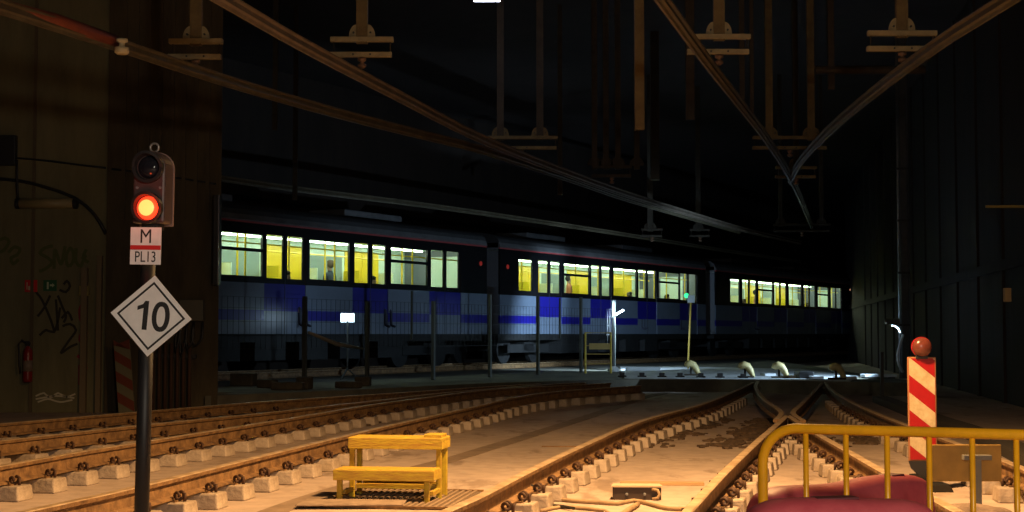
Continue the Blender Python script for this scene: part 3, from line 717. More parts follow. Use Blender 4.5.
# ------------------------------------------------------------------ left wall fittings
WY = 25.0
def wp(px, py, dy=0.0): return W(px, py, WY-dy)
def stroke(mb, pix, wpx=2.2, dy=.004):
    pts = [wp(x, y, dy) for x, y in pix]; C = catmull(pts, .05) if len(pts) > 2 else pts
    wd = wpx*1.35/60/2
    for i in range(len(C)-1):
        a, b = C[i], C[i+1]; t = (b-a)
        if t.length < 1e-5: continue
        t.normalize(); n = Vector((-t.z, 0, t.x))*wd
        a2 = a-t*wd*.5; b2 = b+t*wd*.5
        vs = [a2-n, b2-n, b2+n, a2+n]; vs = [Vector((p.x, WY-dy-.0001*(i % 7), p.z)) for p in vs]
        mb.add(vs, [(0, 1, 2, 3)])
def graffiti(label, strokes, m, wpx=2.2, dy=.004):
    mb = MB()
    for s in strokes: stroke(mb, s, wpx, dy)
    return tag(mb.build('graffiti_tag', m), label, 'graffiti')
GG = mat('green_spray_paint', (.10, .12, .035), .8); GB = mat('black_spray_paint', (.035, .03, .02), .8); GR = mat('crimson_spray_paint', (.30, .02, .035), .7); GW = mat('white_spray_paint', (.60, .55, .42), .8)
graffiti('olive green spray paint letters SNOU on the pale wall', [
    [(52, 246), (45, 248), (40, 253), (48, 258), (52, 263), (45, 269), (40, 271)],
    [(54, 268), (55, 250), (61, 264), (65, 247)],
    [(70, 248), (66, 256), (68, 266), (73, 262), (73, 251), (70, 248)],
    [(76, 249), (76, 262), (81, 266), (84, 258), (86, 256)], [(86, 250), (83, 258), (88, 262)]], GG, 2.4)
graffiti('olive green spray paint loops at the left edge of the wall', [[(0, 240), (5, 238), (9, 242), (4, 250), (0, 252)], [(9, 252), (14, 247), (20, 249), (17, 255), (11, 258), (13, 264), (18, 260)]], GG, 2.4)
graffiti('tall black spray paint tag below the green exit sign', [
    [(36, 292), (42, 300), (50, 318), (54, 330)], [(50, 296), (44, 308), (38, 316)], [(40, 335), (46, 330), (54, 332), (58, 320), (60, 308)],
    [(58, 296), (62, 306), (66, 316), (64, 322)], [(64, 284), (67, 281), (70, 286), (66, 292), (60, 290)], [(62, 318), (68, 312), (72, 320)], [(63, 326), (70, 324), (76, 330), (68, 342), (61, 353), (70, 347), (77, 344)], [(56, 300), (58, 330)]], GB, 1.8)
graffiti('crimson spray paint letters CSP running down the wall', [
    [(87, 306), (83, 304), (80, 310), (81, 320), (86, 322)], [(87, 334), (82, 333), (80, 340), (84, 346), (86, 353), (82, 358), (78, 356)],
    [(80, 366), (80, 384)], [(80, 366), (84, 363), (86, 368), (82, 374)]], GR, 2.4)
graffiti('white scribbled spray paint at the foot of the pale wall', [[(36, 396), (44, 393), (50, 398), (58, 393), (66, 397), (75, 394)], [(38, 402), (48, 399), (60, 402), (72, 400)], [(36, 399), (56, 396), (74, 398)]], GW, 1.2)
def wall_box(name, label, cat, x0, x1, y0, y1, m, dep=.1, bevel=.01, wy=WY):
    a = W(x0, y1, wy); b = W(x1, y0, wy)
    o = MB().box(0, b.x-a.x, -dep, 0, 0, b.z-a.z).build(name, m, loc=(a.x, wy-.001, a.z), bevel=bevel); return tag(o, label, cat) if label else o
s1 = wall_box('fire_sign', 'small red fire extinguisher sign high on the graffiti wall', 'sign', 25, 37.5, 280, 292, REDP, .015, 0)
a = W(25, 292, WY-.02); 
MB().box(.03, .045, -.02, -.016, .04, .16).box(.06, .09, -.02, -.016, .03, .10).box(.10, .13, -.02, -.016, .08, .17).build('pictogram', mat('sign_cream', (.6, .5, .35), .6), s1)
s2 = wall_box('exit_sign', 'small green emergency exit sign beside the red fire sign', 'sign', 43.5, 57, 280, 291, mat('green_sign', (.02, .12, .05), .5), .015, 0)
MB().box(.06, .09, -.02, -.016, .03, .15).box(.11, .16, -.02, -.016, .08, .11).prism([(.15, .06), (.19, .095), (.15, .13)], -.02, -.016).build('pictogram', mat('sign_pale', (.5, .6, .42), .6), s2)
# fire extinguisher
g = W(30, 382, WY)
fe = thing('fire_extinguisher', 'red fire extinguisher hanging low on the graffiti wall', 'fire extinguisher', (g.x, WY-.13, g.z))
MB().lathe([(.055, 0), (.075, .02), (.078, .05), (.078, .48), (.06, .55), (.025, .59), (.025, .62)], 18).build('cylinder', mat('extinguisher_red', (.24, .012, .012), .35), fe, smooth=True)
MB().lathe([(.0785, .18), (.0785, .36)], 18).build('paper_label', mat('extinguisher_label', (.22, .16, .12), .6), fe, smooth=True)
MB().box(-.03, .03, -.03, .03, .60, .66).box(-.12, .02, -.012, .012, .66, .68).build('valve', BLK, fe)
MB().tube([(-.02, 0, .64), (-.10, -.02, .70), (-.15, -.02, .62), (-.14, -.02, .5), (-.13, -.03, .3), (-.10, -.05, .15)], .015, 8).build('hose', BLK, fe, smooth=True)
MB().box(-.03, .03, .07, .125, .25, .45).build('wall_bracket', BLKM, fe)
wall_box('switch_box', 'dark electrical box at the left edge of the pale wall', 'electrical box', -8, 18, 136, 166, BLKM, .14)
o = wall_box('junction_mount', 'small yellow box on the wall above the crimson letters', 'junction box', 80, 90, 286, 296, mat('dim_yellow_box', (.30, .24, .07), .6), .08)
a = W(20, 204, WY); b = W(77, 204, WY)
tl = thing('tube_lamp_mount', 'unlit tube lamp fitting under the looping cable on the pale wall', 'lamp', (a.x, WY-.09, a.z))
MB().tube([(0, 0, 0), (b.x-a.x, 0, 0)], .085, 14).build('diffuser', mat('dull_tube', (.34, .27, .13), .4), tl, smooth=True)
for x in (.0, b.x-a.x): MB().tube([(x-.03, 0, 0), (x+.03, 0, 0)], .092, 14).build('end_cap', BLKM, tl)
MB().box(.1, b.x-a.x-.1, .03, .088, -.03, .06).build('backplate', BLKM, tl)
def wcable(label, pix, r, dy=.03, name='wall_cable_hanging', wy=WY):
    return tag(MB().tube(catmull([W(x, y, wy-dy) for x, y in pix], .2), r, 6).build(name, BLK, smooth=True), label, 'cable')
wcable('dark cable arching down across the pale wall to its right edge', [(-10, 178), (20, 181), (45, 187), (75, 198), (95, 215), (106, 234)], .03, .05)
wcable('thin dark cable running level across the wall above the tube lamp', [(-10, 156), (40, 160), (80, 165), (106, 168)], .018, .03)
wcable('thin dark cable running level across the brown pillar', [(112, 169), (150, 174), (190, 180), (216, 184)], .018, .12)
wcable('short dark cable dropping from the wall box to the tube lamp', [(17, 160), (17, 180), (18, 200)], .02, .2)
# pillar fittings
wall_box('pillar_box', 'grey electrical box on the brown pillar right of the diamond', 'electrical box', 181, 205, 300, 321, mat('grey_box', (.12, .11, .08), .6), .15, wy=24.9)
for i, (x0, x1, yb) in enumerate(((176, 179, 352), (180, 186, 356), (186, 193, 350), (192, 202, 346))):
    o = MB().tube(catmull([W(x0+2, 322, 24.8), W(x0, 336, 24.78), W((x0+x1)/2-2, yb, 24.78), W(x1, 338, 24.78), W(x1+1, 322, 24.8)], .1), .018, 6).build('loop_cable_hanging', BLK, smooth=True)
    tag(o, f"looping dark cable hanging under the pillar's grey box, {ORD[i]} from the left", 'cable', 'loop cables on the pillar')
mp_ = thing('pipe_rack_mount', 'bundle of rusty upright pipes on the brown pillar behind the signal pole', 'pipes', (W(160, 398, 24.8).x, 24.8, 0))
for i in range(7):
    MB().tube([(-.12+i*.1, 0, 0.05), (-.12+i*.1, 0, 1.15)], .03, 8).build('pipe', mat('rust_pipe', (.07, .035, .02), .8), mp_, smooth=True)
MB().box(-.18, .58, .0, .08, .9, .96).build('strap', BLKM, mp_)
# leaning striped board by the pillar
q = W(127, 400, 24.3); 
lb = thing('striped_board', 'dim red and white striped board leaning against the pillar left of the signal pole', 'warning board', (q.x, 24.3, 0.0), rot=(math.radians(-8), math.radians(-7), 0))
ph = 1.15; pw = .26
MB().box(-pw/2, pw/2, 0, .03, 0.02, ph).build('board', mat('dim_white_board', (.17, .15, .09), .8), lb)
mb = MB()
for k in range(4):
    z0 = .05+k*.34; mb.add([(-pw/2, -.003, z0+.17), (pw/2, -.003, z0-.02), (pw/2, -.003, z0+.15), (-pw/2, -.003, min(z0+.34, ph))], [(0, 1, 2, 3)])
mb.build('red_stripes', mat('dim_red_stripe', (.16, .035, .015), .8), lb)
# edge-on dark board by the pillar edge
a = W(216, 285, 24.6); b = W(216, 195, 24.6)
eb = thing('mirror_mount', 'tall narrow black board seen edge on at the right edge of the pillar', 'board', (a.x, 24.6, a.z))
MB().box(-.05, .035, -.05, .25, 0, b.z-a.z).build('board', BLK, eb, bevel=.01)
MB().box(.036, .05, -.055, -.03, 0, b.z-a.z).build('bright_edge', mat('edge_highlight', (.7, .7, .8), .25, .8), eb)  # bluish-white strip put in for the highlight along the board's edge
MB().box(-.04, .0, .25, .32, .3, .4).build('bracket', BLKM, eb)

# ------------------------------------------------------------------ train
ZR = SZ+.165                      # rail head level under the train
def zl(zworld): return zworld-ZR
ZS, Z1_, Z2_, Z3_, ZW0, ZW1, ZH, ZG = [zl(v) for v in (1.30, 1.60, 1.82, 2.40, 2.52, 3.47, 3.72, 3.86)]
CW = 2.7
def person(name, label, loc, rz, top, hair, skin, seated=False, arm_up=False, trousers=(.03, .035, .06)):
    V_ = []; E_ = []; R_ = []
    def add(p, r, par=None):
        V_.append(p); R_.append(r)
        if par is not None: E_.append((par, len(V_)-1))
        return len(V_)-1
    hp = .47 if seated else .93
    pel = add((0, 0, hp), .13); ab = add((0, 0, hp+.18), .125, pel); ch = add((0, -.01, hp+.38), .15, ab); nk = add((0, 0, hp+.54), .06, ch)
    hb = add((0, -.01, hp+.60), .065, nk); h1 = add((0, -.015, hp+.68), .088, hb); h2 = add((0, -.01, hp+.76), .075, h1)
    for s in (-1, 1):
        sh = add((s*.19, 0, hp+.47), .065, ch)
        if arm_up and s == 1: el = add((s*.27, -.12, hp+.62), .045, sh); wr = add((s*.24, -.14, hp+.88), .035, el); add((s*.24, -.14, hp+.97), .04, wr)
        else: el = add((s*.24, -.02, hp+.20), .045, sh); wr = add((s*.2, -.18, hp+.05), .035, el); add((s*.18, -.25, hp+.03), .04, wr)
        hj = add((s*.10, 0, hp-.03), .09, pel)
        if seated: kn = add((s*.12, -.44, hp+.0), .065, hj); an = add((s*.12, -.46, .09), .045, kn); add((s*.12, -.6, .05), .04, an)
        else: kn = add((s*.11, -.02, .5), .065, hj); an = add((s*.11, 0, .09), .045, kn); add((s*.11, -.14, .05), .04, an)
    me = bpy.data.meshes.new(name); me.from_pydata(V_, E_, []); tmp = bpy.data.objects.new(name, me); COL.objects.link(tmp)
    sk = tmp.modifiers.new('skin', 'SKIN'); lay = me.skin_vertices[0].data if me.skin_vertices else None
    if lay is None:
        bm = bmesh.new(); bm.from_mesh(me); bm.verts.layers.skin.verify(); bm.to_mesh(me); bm.free(); lay = me.skin_vertices[0].data
    for i, rr in enumerate(R_): lay[i].radius = (rr, rr*.85); lay[i].use_root = (i == 0)
    sb = tmp.modifiers.new('sub', 'SUBSURF'); sb.levels = 1; sb.render_levels = 1
    dg = bpy.context.evaluated_depsgraph_get(); me2 = bpy.data.meshes.new_from_object(tmp.evaluated_get(dg)); bpy.data.objects.remove(tmp)
    me2.materials.clear()
    for m_ in (mat('cloth_%s' % label[:18].replace(' ', '_'), top, .8), mat('trousers', trousers, .8), mat('skin_%.2f' % skin[0], skin, .6)): me2.materials.append(m_)
    for p in me2.polygons:
        c = p.center
        p.use_smooth = True
        p.material_index = 2 if c.z > hp+.555 and abs(c.x) < .13 else (1 if (c.z < hp+.02 and not (seated and abs(c.x) > .17)) else 0)
    o = bpy.data.objects.new(name, me2); COL.objects.link(o); o.location = loc; o.rotation_euler = (0, 0, rz); tag(o, label, 'person')
    bm = bmesh.new(); bmesh.ops.create_uvsphere(bm, u_segments=14, v_segments=10, radius=1)
    for v in bm.verts:
        v.co = Vector((v.co.x*.1, v.co.y*.11+.012, v.co.z*.115))
        if v.co.y < -.03 and v.co.z < .05: v.co.y = -.03
    hm = bpy.data.meshes.new('hair'); bm.to_mesh(hm); bm.free(); hm.materials.append(mat('hair_%.2f' % hair[0], hair, .7))
    for p in hm.polygons: p.use_smooth = True
    ho = bpy.data.objects.new('hair', hm); COL.objects.link(ho); ho.parent = o; ho.location = (0, 0, hp+.735)
    return o

def car(label, xa, xb, feats, la=None, lb=None, ends=(True, True)):
    """feats: list of (kind, px0, px1) with kind w (window), t (window with transom), h (short window), d (door)"""
    ta = tt(xa) if la is None else la; tb = tt(xb) if lb is None else lb
    L = tb-ta; base = T0+TD*ta; base.z = ZR
    t = thing('metro_car', label, 'metro train car', base, rz=TANG, group='coupled metro cars')
    fs = [(k, tt(a)-ta, tt(b)-ta) for k, a, b in feats]
    sol = MB()   # side shell near side; materials 0 white 1 blue 2 black 3 red 4 grey
    cur = 0.0; mats = [TRW, TRB, TRK, TRR, TRG]
    spans = []
    for k, a, b in fs:
        if k == 'd': a0, b0 = a-.10, b+.10; spans.append((cur, a0)); cur = b0
    spans.append((cur, L))
    def shell(y0, y1, holes):
        mb = MB()
        for a, b in spans:
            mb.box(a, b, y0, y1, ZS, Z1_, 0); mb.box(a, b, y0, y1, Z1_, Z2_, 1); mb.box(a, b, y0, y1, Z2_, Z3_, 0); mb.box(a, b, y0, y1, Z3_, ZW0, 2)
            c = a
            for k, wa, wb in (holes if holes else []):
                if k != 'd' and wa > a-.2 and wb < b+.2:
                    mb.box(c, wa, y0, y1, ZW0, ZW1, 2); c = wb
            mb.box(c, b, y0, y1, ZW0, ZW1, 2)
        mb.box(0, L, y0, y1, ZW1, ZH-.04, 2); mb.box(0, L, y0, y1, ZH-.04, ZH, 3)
        return mb
    shell(0, .05, fs).build('side_wall', mats, t)
    # far side wall with window openings filled dark
    fb = MB()
    fb.box(0, L, CW-.05, CW, ZS, ZH, 0); fb.build('far_side_wall', [INW], t)
    # cant strip + roof
    MB().prism([(0, ZH), (-.03, ZH+.02), (.03, ZG), (.06, ZG), (.06, ZH)], 0, L, axis='x').build('cant_rail', TRG, t)
    arcp = [(0.03, ZG)]+[(CW/2-(CW/2-.03)*math.cos(PI*k/14), ZG+.34*math.sin(PI*k/14)**.8) for k in range(1, 14)]+[(CW-.03, ZG)]
    MB().prism(arcp, 0, L, axis='x').build('roof', mat('train_roof_dark', (.05, .05, .055), .7, 0, .4, 2), t)
    for k in range(2): MB().box(L*(.28+.44*k)-1.3, L*(.28+.44*k)+1.3, .8, 1.9, ZG+.34, ZG+.5).build('roof_unit', TRG, t, bevel=.03)
    zf = zl(1.42)
    MB().box(0, L, .05, CW-.05, ZS, zf).build('floor_pan', INF, t)
    MB().box(0, L, .05, CW-.05, ZH-.1, ZH-.04).build('inner_ceiling', INW, t)
    for y in (.75, CW-.75): MB().box(.3, L-.3, y-.05, y+.05, ZH-.135, ZH-.101).build('light_strip', STRIP, t)
    for x0, x1, on in ((0, .05, ends[0]), (L-.05, L, ends[1])):
        mbx = MB(); mbx.box(x0, x1, .05, .9, ZS, ZH); mbx.box(x0, x1, CW-.9, CW-.05, ZS, ZH); mbx.box(x0, x1, .9, CW-.9, zl(3.45), ZH); mbx.build('end_wall', [mat('train_end_grey', (.16, .17, .2), .5)], t)
        mbx = MB(); mbx.box(x0, x1, .9, CW-.9, zf, zl(3.45)); mbx.build('end_door', INW, t)
    # windows, doors
    for k, a, b in fs:
        if k == 'd':
            a0, b0 = a-.10, b+.10; mid = (a+b)/2
            dr = MB()
            dr.box(a0, b0, .015, .05, ZS, Z1_-.02, 0); dr.box(a0, b0, .015, .05, Z1_-.02, Z2_-.02, 0); dr.box(a0, b0, .015, .05, Z2_-.02, Z3_, 1); dr.box(a0, b0, .015, .05, Z3_, ZW0, 2)
            dr.box(a0, a, .015, .05, ZW0, ZW1, 2); dr.box(b, b0, .015, .05, ZW0, ZW1, 2); dr.box(mid-.08, mid+.08, .015, .05, ZW0, ZW1, 2)
            do = dr.build('door', mats, t); do['label'] = 'blue double sliding door with two panes'
            MB().box(mid-.008, mid+.008, .008, .015, ZS, ZW1).build('door_seam', BLK, do)
            for p, q in ((a, mid-.08), (mid+.08, b)): MB().box(p, q, .03, .036, ZW0, ZW1).build('pane', GLASS, do)
            # far-side door, yellow inside
            MB().box(a0, mid-.01, CW-.075, CW-.051, zf, ZW1+.02).build('far_door', INY, t); MB().box(mid+.01, b0, CW-.075, CW-.051, zf, ZW1+.02).build('far_door', INY, t)
            for x in (a0-.03, b0+.03):
                MB().box(x-.015, x+.015, CW-.55, CW-.055, zf, zf+1.55).build('partition', INY if x < a0 else INW, t)
                MB().tube([(x, .5, zf), (x, .5, ZH-.1)], .022, 8).build('grab_pole', INY, t)
                MB().box(x-.012, x+.012, .08, .48, zf, zf+.95).build('partition', INW, t)
            MB().tube([(mid, CW/2, zf), (mid, CW/2, ZH-.1)], .022, 8).build('grab_pole', INY, t)
        else:
            wn = MB(); e = .025
            wn.box(a, b, .0, .055, ZW0, ZW0+e); wn.box(a, b, .0, .055, ZW1-e, ZW1); wn.box(a, a+e, .0, .055, ZW0+e, ZW1-e); wn.box(b-e, b, .0, .055, ZW0+e, ZW1-e)
            if k == 't': wn.box(a+e, b-e, -.005, .055, ZW1-.40, ZW1-.33)
            wo = wn.build('window', TRK, t)
            MB().box(a+e, b-e, .03, .036, ZW0+e, ZW1-e).build('pane', GLASS, wo)
            if k != 'h':
                MB().box(a+.05, b-.05, CW-.056, CW-.051, ZW0+.05, ZW1-.15).build('far_window', mat('dark_far_window', (.30, .38, .34), .15), t)
            MB().box(a, b, .10, .5, zf+.38, zf+.46).box(a, b, .07, .14, zf+.46, zf+.92).build('bench_seat', INS, t, bevel=.01)
            MB().box(a, b, CW-.5, CW-.1, zf+.38, zf+.46).box(a, b, CW-.14, CW-.07, zf+.46, zf+.92).build('bench_seat', INS, t, bevel=.01)
    for y in (.55, CW-.55): MB().tube([(.3, y, ZH-.42), (L-.3, y, ZH-.42)], .018, 6).build('grab_rail', INY, t)
    # underframe and bogies
    mb = MB(); mb.box(.1, L-.1, .12, CW-.12, zl(1.12), ZS)
    x = 4.0
    while x < L-5.2: mb.box(x, x+1.1, .1, .8, zl(.72), zl(1.12)); x += 1.6
    mb.build('underframe', TRU, t)
    for bx in (2.2, L-2.6):
        bo = MB().box(bx-1.3, bx+1.3, .25, .38, .32, .56).box(bx-1.3, bx+1.3, CW-.38, CW-.25, .32, .56).box(bx-.3, bx+.3, .25, CW-.25, .36, .62).build('bogie', TRU, t)
        for wx in (-.95, .95):
            for wy_ in (.62, 2.06):
                MB().lathe([(.43, -.065), (.43, -.04), (.42, .06), (.15, .065)], 22, M=Matrix.Translation((bx+wx, wy_, .424)) @ Matrix.Rotation(PI/2, 4, 'X')).build('wheel', TRU, bo)
    return t, ta, L, zf
c1 = car('nearest car of the metro train, cut off by the brown pillar', 220, 487, [('d', 184, 214), ('t', 220.5, 263), ('d', 267, 303), ('w', 309, 350), ('d', 355, 386), ('t', 390.5, 428), ('d', 431.5, 459)], la=-4.3)
c2 = car('middle car of the metro train, lit by the bluish lamp post', 500, 706, [('h', 518.5, 533), ('d', 539, 560.5), ('t', 564, 590), ('d', 592, 610.5), ('w', 613.5, 637), ('d', 639, 656), ('t', 659, 680), ('d', 681, 696.5)])
c3 = car('farthest car of the metro train, small and dim on the right', 716, 851, [('h', 730.5, 740), ('d', 743, 756.5), ('t', 758.5, 773.5), ('d', 775, 786.5), ('w', 789, 802), ('d', 804.5, 815.5), ('t', 818, 829), ('d', 831.5, 841.5)])
for (c, nm) in ((c1, 0), (c2, 1)):
    t, ta, L, zf = c
    MB().box(L, L+(.62 if nm == 0 else .62), .6, CW-.6, zf-.15, zl(3.5)).build('gangway_bellows', mat('bellows_rubber', (.05, .05, .055), .8), t)
# marker lights beside the car joint and at the tail
for (t, x, z, m_) in ((c1[0], c1[2]-.35, 2.78, mat('dim_red_marker', (.3, .02, .02), .4, emit=(1, .08, .05), es=.12)), (c2[0], .45, 2.75, MATS.get('dim_red_marker')), (c3[0], c3[2]-.05, 3.0, mat('tail_lamp', (1, .4, .2), .4, emit=(1, .45, .25), es=3.0))):
    MB().lathe([(.07, 0), (.06, .02)], 12, M=Matrix.Translation((x, 0, z)) @ Matrix.Rotation(PI/2, 4, 'X')).build('marker_light', m_, t)
people = [
    (c1, 4.9, 1.9, PI, (.03, .035, .06), False, True, 'passenger in a dark coat standing by the second doors of the nearest car'),
    (c1, 7.2, .45, 0, (.35, .25, .2), True, False, 'seated passenger with brown top at the nearest car\'s divided window'),
    (c1, 10.7, .45, 0, (.05, .08, .12), True, False, 'seated passenger in navy near the nearest car\'s last window'),
    (c1, 11.2, 2.1, PI, (.04, .05, .07), False, False, 'dark clothed passenger standing on the far side of the nearest car'),
    (c2, 6.4, 1.0, .6, (.5, .18, .08), False, False, 'passenger in a rust coloured top in the middle car'),
    (c2, 10.1, .5, 0, (.08, .12, .25), True, False, 'seated passenger in blue in the middle car'),
    (c2, 13.4, .5, 0, (.12, .05, .04), True, False, 'seated passenger in dark brown near the far end of the middle car'),
    (c3, 4.6, .5, 0, (.08, .08, .1), True, False, 'seated passenger in grey in the farthest car'),
    (c3, 8.0, 1.2, .4, (.4, .2, .12), False, False, 'standing passenger in tan in the farthest car'),
    (c3, 13.0, .5, 0, (.05, .08, .2), True, False, 'seated passenger in dark blue at the tail of the farthest car')]
for i, (c, x, y, rz, top, seated, up, lab) in enumerate(people):
    t, ta, L, zf = c
    if x > L-.6: x = L-.8
    p = T0+TD*(ta+x)+TN*y
    person('person', lab, (p.x, p.y, ZR+zf+.002), TANG+rz, top, [(.03, .02, .015), (.08, .05, .03)][i % 2], [(.45, .28, .2), (.3, .18, .12)][i % 2], seated, up)

# ------------------------------------------------------------------ fence on the slab
def s_f(x): return s_t(x)*1.165
def Fpos(x): s = s_f(x); return Vector(((x-512)/s, F/s, SZ))
f0 = Fpos(222)
fn = thing('mesh_fence', 'wire mesh fence on slim posts in front of the train', 'fence', f0, rz=TANG)
def ft(x): return (Fpos(x)-f0).dot(TD)
FP = mat('fence_post_paint', (.075, .08, .07), .6, .2)
for x, h_ in ((305, 1.75), (367.5, 1.7), (433.5, 1.75), (490, 1.95), (538, 1.98), (581, 2.0), (614, 1.95)):
    MB().box(ft(x)-.035, ft(x)+.035, -.035, .035, 0, h_).build('post', FP, fn)
for x in (412, 560):
    MB().box(ft(x)-.02, ft(x)+.02, -.02, .02, .9, 1.95).build('thin_post', FP, fn)
mb = MB(); xx = ft(222); 
n = int((ft(614)-xx)/.16)
for k in range(n): mb.box(xx+k*.16-.0025, xx+k*.16+.0025, -.003, .002, .75, 1.7)
for z in (.75, 1.0, 1.25, 1.5, 1.7): mb.box(xx, ft(614), -.005, .003, z-.003, z+.003)
mb.build('wire_mesh', mat('fence_wire', (.03, .03, .03), .7, .2), fn)
MB().tube([(ft(307), -.05, 1.05), (ft(335), -.05, .82), (ft(362), -.05, .72)], [.03, .045, .02], 8).build('diagonal_brace', mat('pale_brace', (.30, .25, .18), .7), fn, smooth=True)
# yellow gate
g0 = Fpos(568)-TN*.5; yg = thing('yellow_gate', 'small yellow tubular gate frame beside the lamp post', 'gate', g0, rz=TANG-.9)
wg = .68
MB().tube([(0, 0, 0), (0, 0, 1.05), (wg, 0, 1.05), (wg, 0, 0)], .03, 8).build('frame', YEL, yg)
for z in (.25, .5, .72): MB().tube([(0, 0, z), (wg, 0, z)], .014, 6).build('cross_rail', mat('dull_yellow_rail', (.3, .2, .05), .7), yg)
MB().box(.1, .65, -.01, .01, .62, .78).build('panel', mat('dull_yellow_rail', (.3, .2, .05)), yg)
# lamp post
lp = Fpos(605)-TN*.25
lt = thing('lamp_post', 'slim white post carrying a bright bluish lamp in front of the middle car', 'lamp post', lp)
zlamp = CH+(334-316)/s_f(617)
MB().tube([(0, 0, 0), (0, 0, zlamp-SZ-.05)], .045, 12).build('pole', mat('white_pole', (.16, .17, .18), .5), lt, smooth=True)
MB().tube([(0, 0, zlamp-SZ-.1), (.02, 0, zlamp-SZ+.02), (.12, -.05, zlamp-SZ+.08)], .02, 8).build('arm', GREYST, lt, smooth=True)
LMP = mat('bluish_lamp', (1, 1, 1), .4, emit=(.62, .85, 1.0), es=25)
M = Matrix.Translation((.16, -.06, zlamp-SZ+.085)) @ Matrix.Rotation(math.radians(-30), 4, 'Y')
MB().cbox((0, 0, .035), (.30, .14, .02), M=M).build('lamp_shade', GREYST, lt)
MB().cbox((0, 0, 0), (.26, .11, .05), M=M).build('lamp_lens', LMP, lt)
MB().lathe([(.16, 0), (.16, .06), (.08, .14)], 16).build('base', mat('white_base', (.6, .62, .65), .6), lt)

def light(name, kind, loc, energy, color, size=.1, rot=None, spot=None, blend=.5):
    l = bpy.data.lights.new(name, kind); l.energy = energy; l.color = color
    if kind in ('POINT', 'SPOT'): l.shadow_soft_size = size
    if kind == 'AREA': l.size = size
    if kind == 'SPOT': l.spot_size = math.radians(spot); l.spot_blend = blend
    o = bpy.data.objects.new(name, l); COL.objects.link(o); o.location = loc
    if rot is not None: o.rotation_euler = rot
    return o
def aim(o, target):
    o.rotation_euler = (Vector(target)-o.location).to_track_quat('-Z', 'Y').to_euler()
BLUE = (.55, .78, 1.0)
lpl = light('lamp_post_light', 'SPOT', (lp.x+.20, lp.y-.02, zlamp+.0), 1350, BLUE, .08, spot=120, blend=.6); aim(lpl, (1.9, 46, .3))
# added lamp and stand imitating a lamp's reflection on the nearest car
q = Tpos(315)-TN*.9; fz = CH+(334-318)/s_t(313)
fl = thing('reflection_lamp', 'added bluish lamp on a stand imitating a reflection on the nearest car', 'reflection_lamp', (q.x, q.y, SZ))
MB().tube([(0, 0, .2), (0, 0, fz-SZ-.06)], .02, 8).build('stand', FP, fl)
for k in range(3): MB().tube([(0, 0, .25), (.25*math.cos(k*2.1), .25*math.sin(k*2.1), 0.01)], .015, 6).build('leg', FP, fl)
MB().cbox((0, .04, fz-SZ), (.34, .06, .24)).build('housing', BLKM, fl)
MB().cbox((0, 0, fz-SZ), (.30, .02, .19)).build('lens', mat('reflection_lens', (1, 1, 1), .4, emit=(.6, .85, 1.0), es=5), fl)
light('reflection_glow', 'POINT', (q.x-.1, q.y-.35, fz), 6, BLUE, .1)
# sign pole with green light
q = G(688, 369, SZ); dd = q.y; q2 = W(691, 299, dd)
spn = thing('sign_pole', 'thin ochre pole with a small grey square plate and a green light', 'sign pole', (q.x, dd, SZ))
MB().tube([(0, 0, 0), (q2.x-q.x, 0, q2.z-SZ)], .028, 8).build('pole', mat('ochre_pole', (.40, .27, .05), .6), spn, smooth=True)
MB().cbox((q2.x-q.x, -.035, q2.z-SZ), (.21, .02, .22)).build('plate', mat('grey_plate', (.35, .38, .40), .6), spn)
MB().lathe([(.075, 0), (.06, .03), (.02, .04)], 14, M=Matrix.Translation((q2.x-q.x-.13, .02, q2.z-SZ+.10)) @ Matrix.Rotation(PI/2, 4, 'X')).build('green_lens', mat('green_lens', (.05, 1, .4), .4, emit=(.05, 1, .35), es=1.0), spn)
# fallen tube / trough lit on the slab
q = G(626, 371, SZ)
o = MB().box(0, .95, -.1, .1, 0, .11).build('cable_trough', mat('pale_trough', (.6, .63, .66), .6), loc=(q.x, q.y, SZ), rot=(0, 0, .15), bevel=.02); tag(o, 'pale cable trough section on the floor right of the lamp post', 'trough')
q = G(604, 374, SZ)
# point levers
YH = mat('pale_yellow_hood', (.80, .66, .30), .5, 0, .3, 12)
for i, (px, py, lab) in enumerate(((691, 376, 'curved pale yellow point indicator at the foot of the sign pole'), (745, 378, 'curved pale yellow point indicator left of the crossing tracks'), (779, 378.5, 'curved pale yellow point indicator straight above the crossing nose'), (836, 380, 'curved pale yellow point indicator where the right tracks join'))):
    q = G(px, py, SZ)
    pt = thing('point_indicator', lab, 'point indicator', (q.x, q.y, SZ), group='point indicators')
    arcp = [(-.12, 0, .22), (-.09, 0, .28), (-.02, 0, .30), (.06, 0, .27), (.12, 0, .18), (.17, 0, .08), (.20, 0, .02)]
    MB().tube(arcp, [.06, .085, .095, .09, .08, .06, .04], 10).build('hood', YH, pt, smooth=True)
    MB().box(-.16, .2, -.1, .1, 0, .05).build('base', STEELD, pt)
    MB().tube([(0, 0, .04), (0, 0, .27)], .025, 8).build('stem', STEELD, pt)
# pale troughs and dark machine box at the far junction
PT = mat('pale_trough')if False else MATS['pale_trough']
for i, (x0, x1, py, lab) in enumerate(((765, 776, 379, 'short pale trough lit white left of the dark point machine'), (785, 799, 381, 'pale trough lit white just left of the dark point machine'), (812, 824, 382, 'pale trough lit white just right of the dark point machine'), (840, 857, 382, 'pale slab lit white beside the last point indicator'))):
    a = G(x0, py-2.5, SZ); b = G(x1, py-2.5, SZ)
    o = MB().box(0, b.x-a.x, 0, .7, 0, .07).build('cable_trough', PT, loc=(a.x, a.y, SZ), bevel=.01); tag(o, lab, 'trough')
a = G(799, 379, SZ)
o = MB().box(0, .34, 0, .6, 0, .17).build('point_machine', BLKM, loc=(a.x, a.y, SZ), bevel=.02); tag(o, 'low dark point machine box between pale troughs at the far junction', 'point machine')
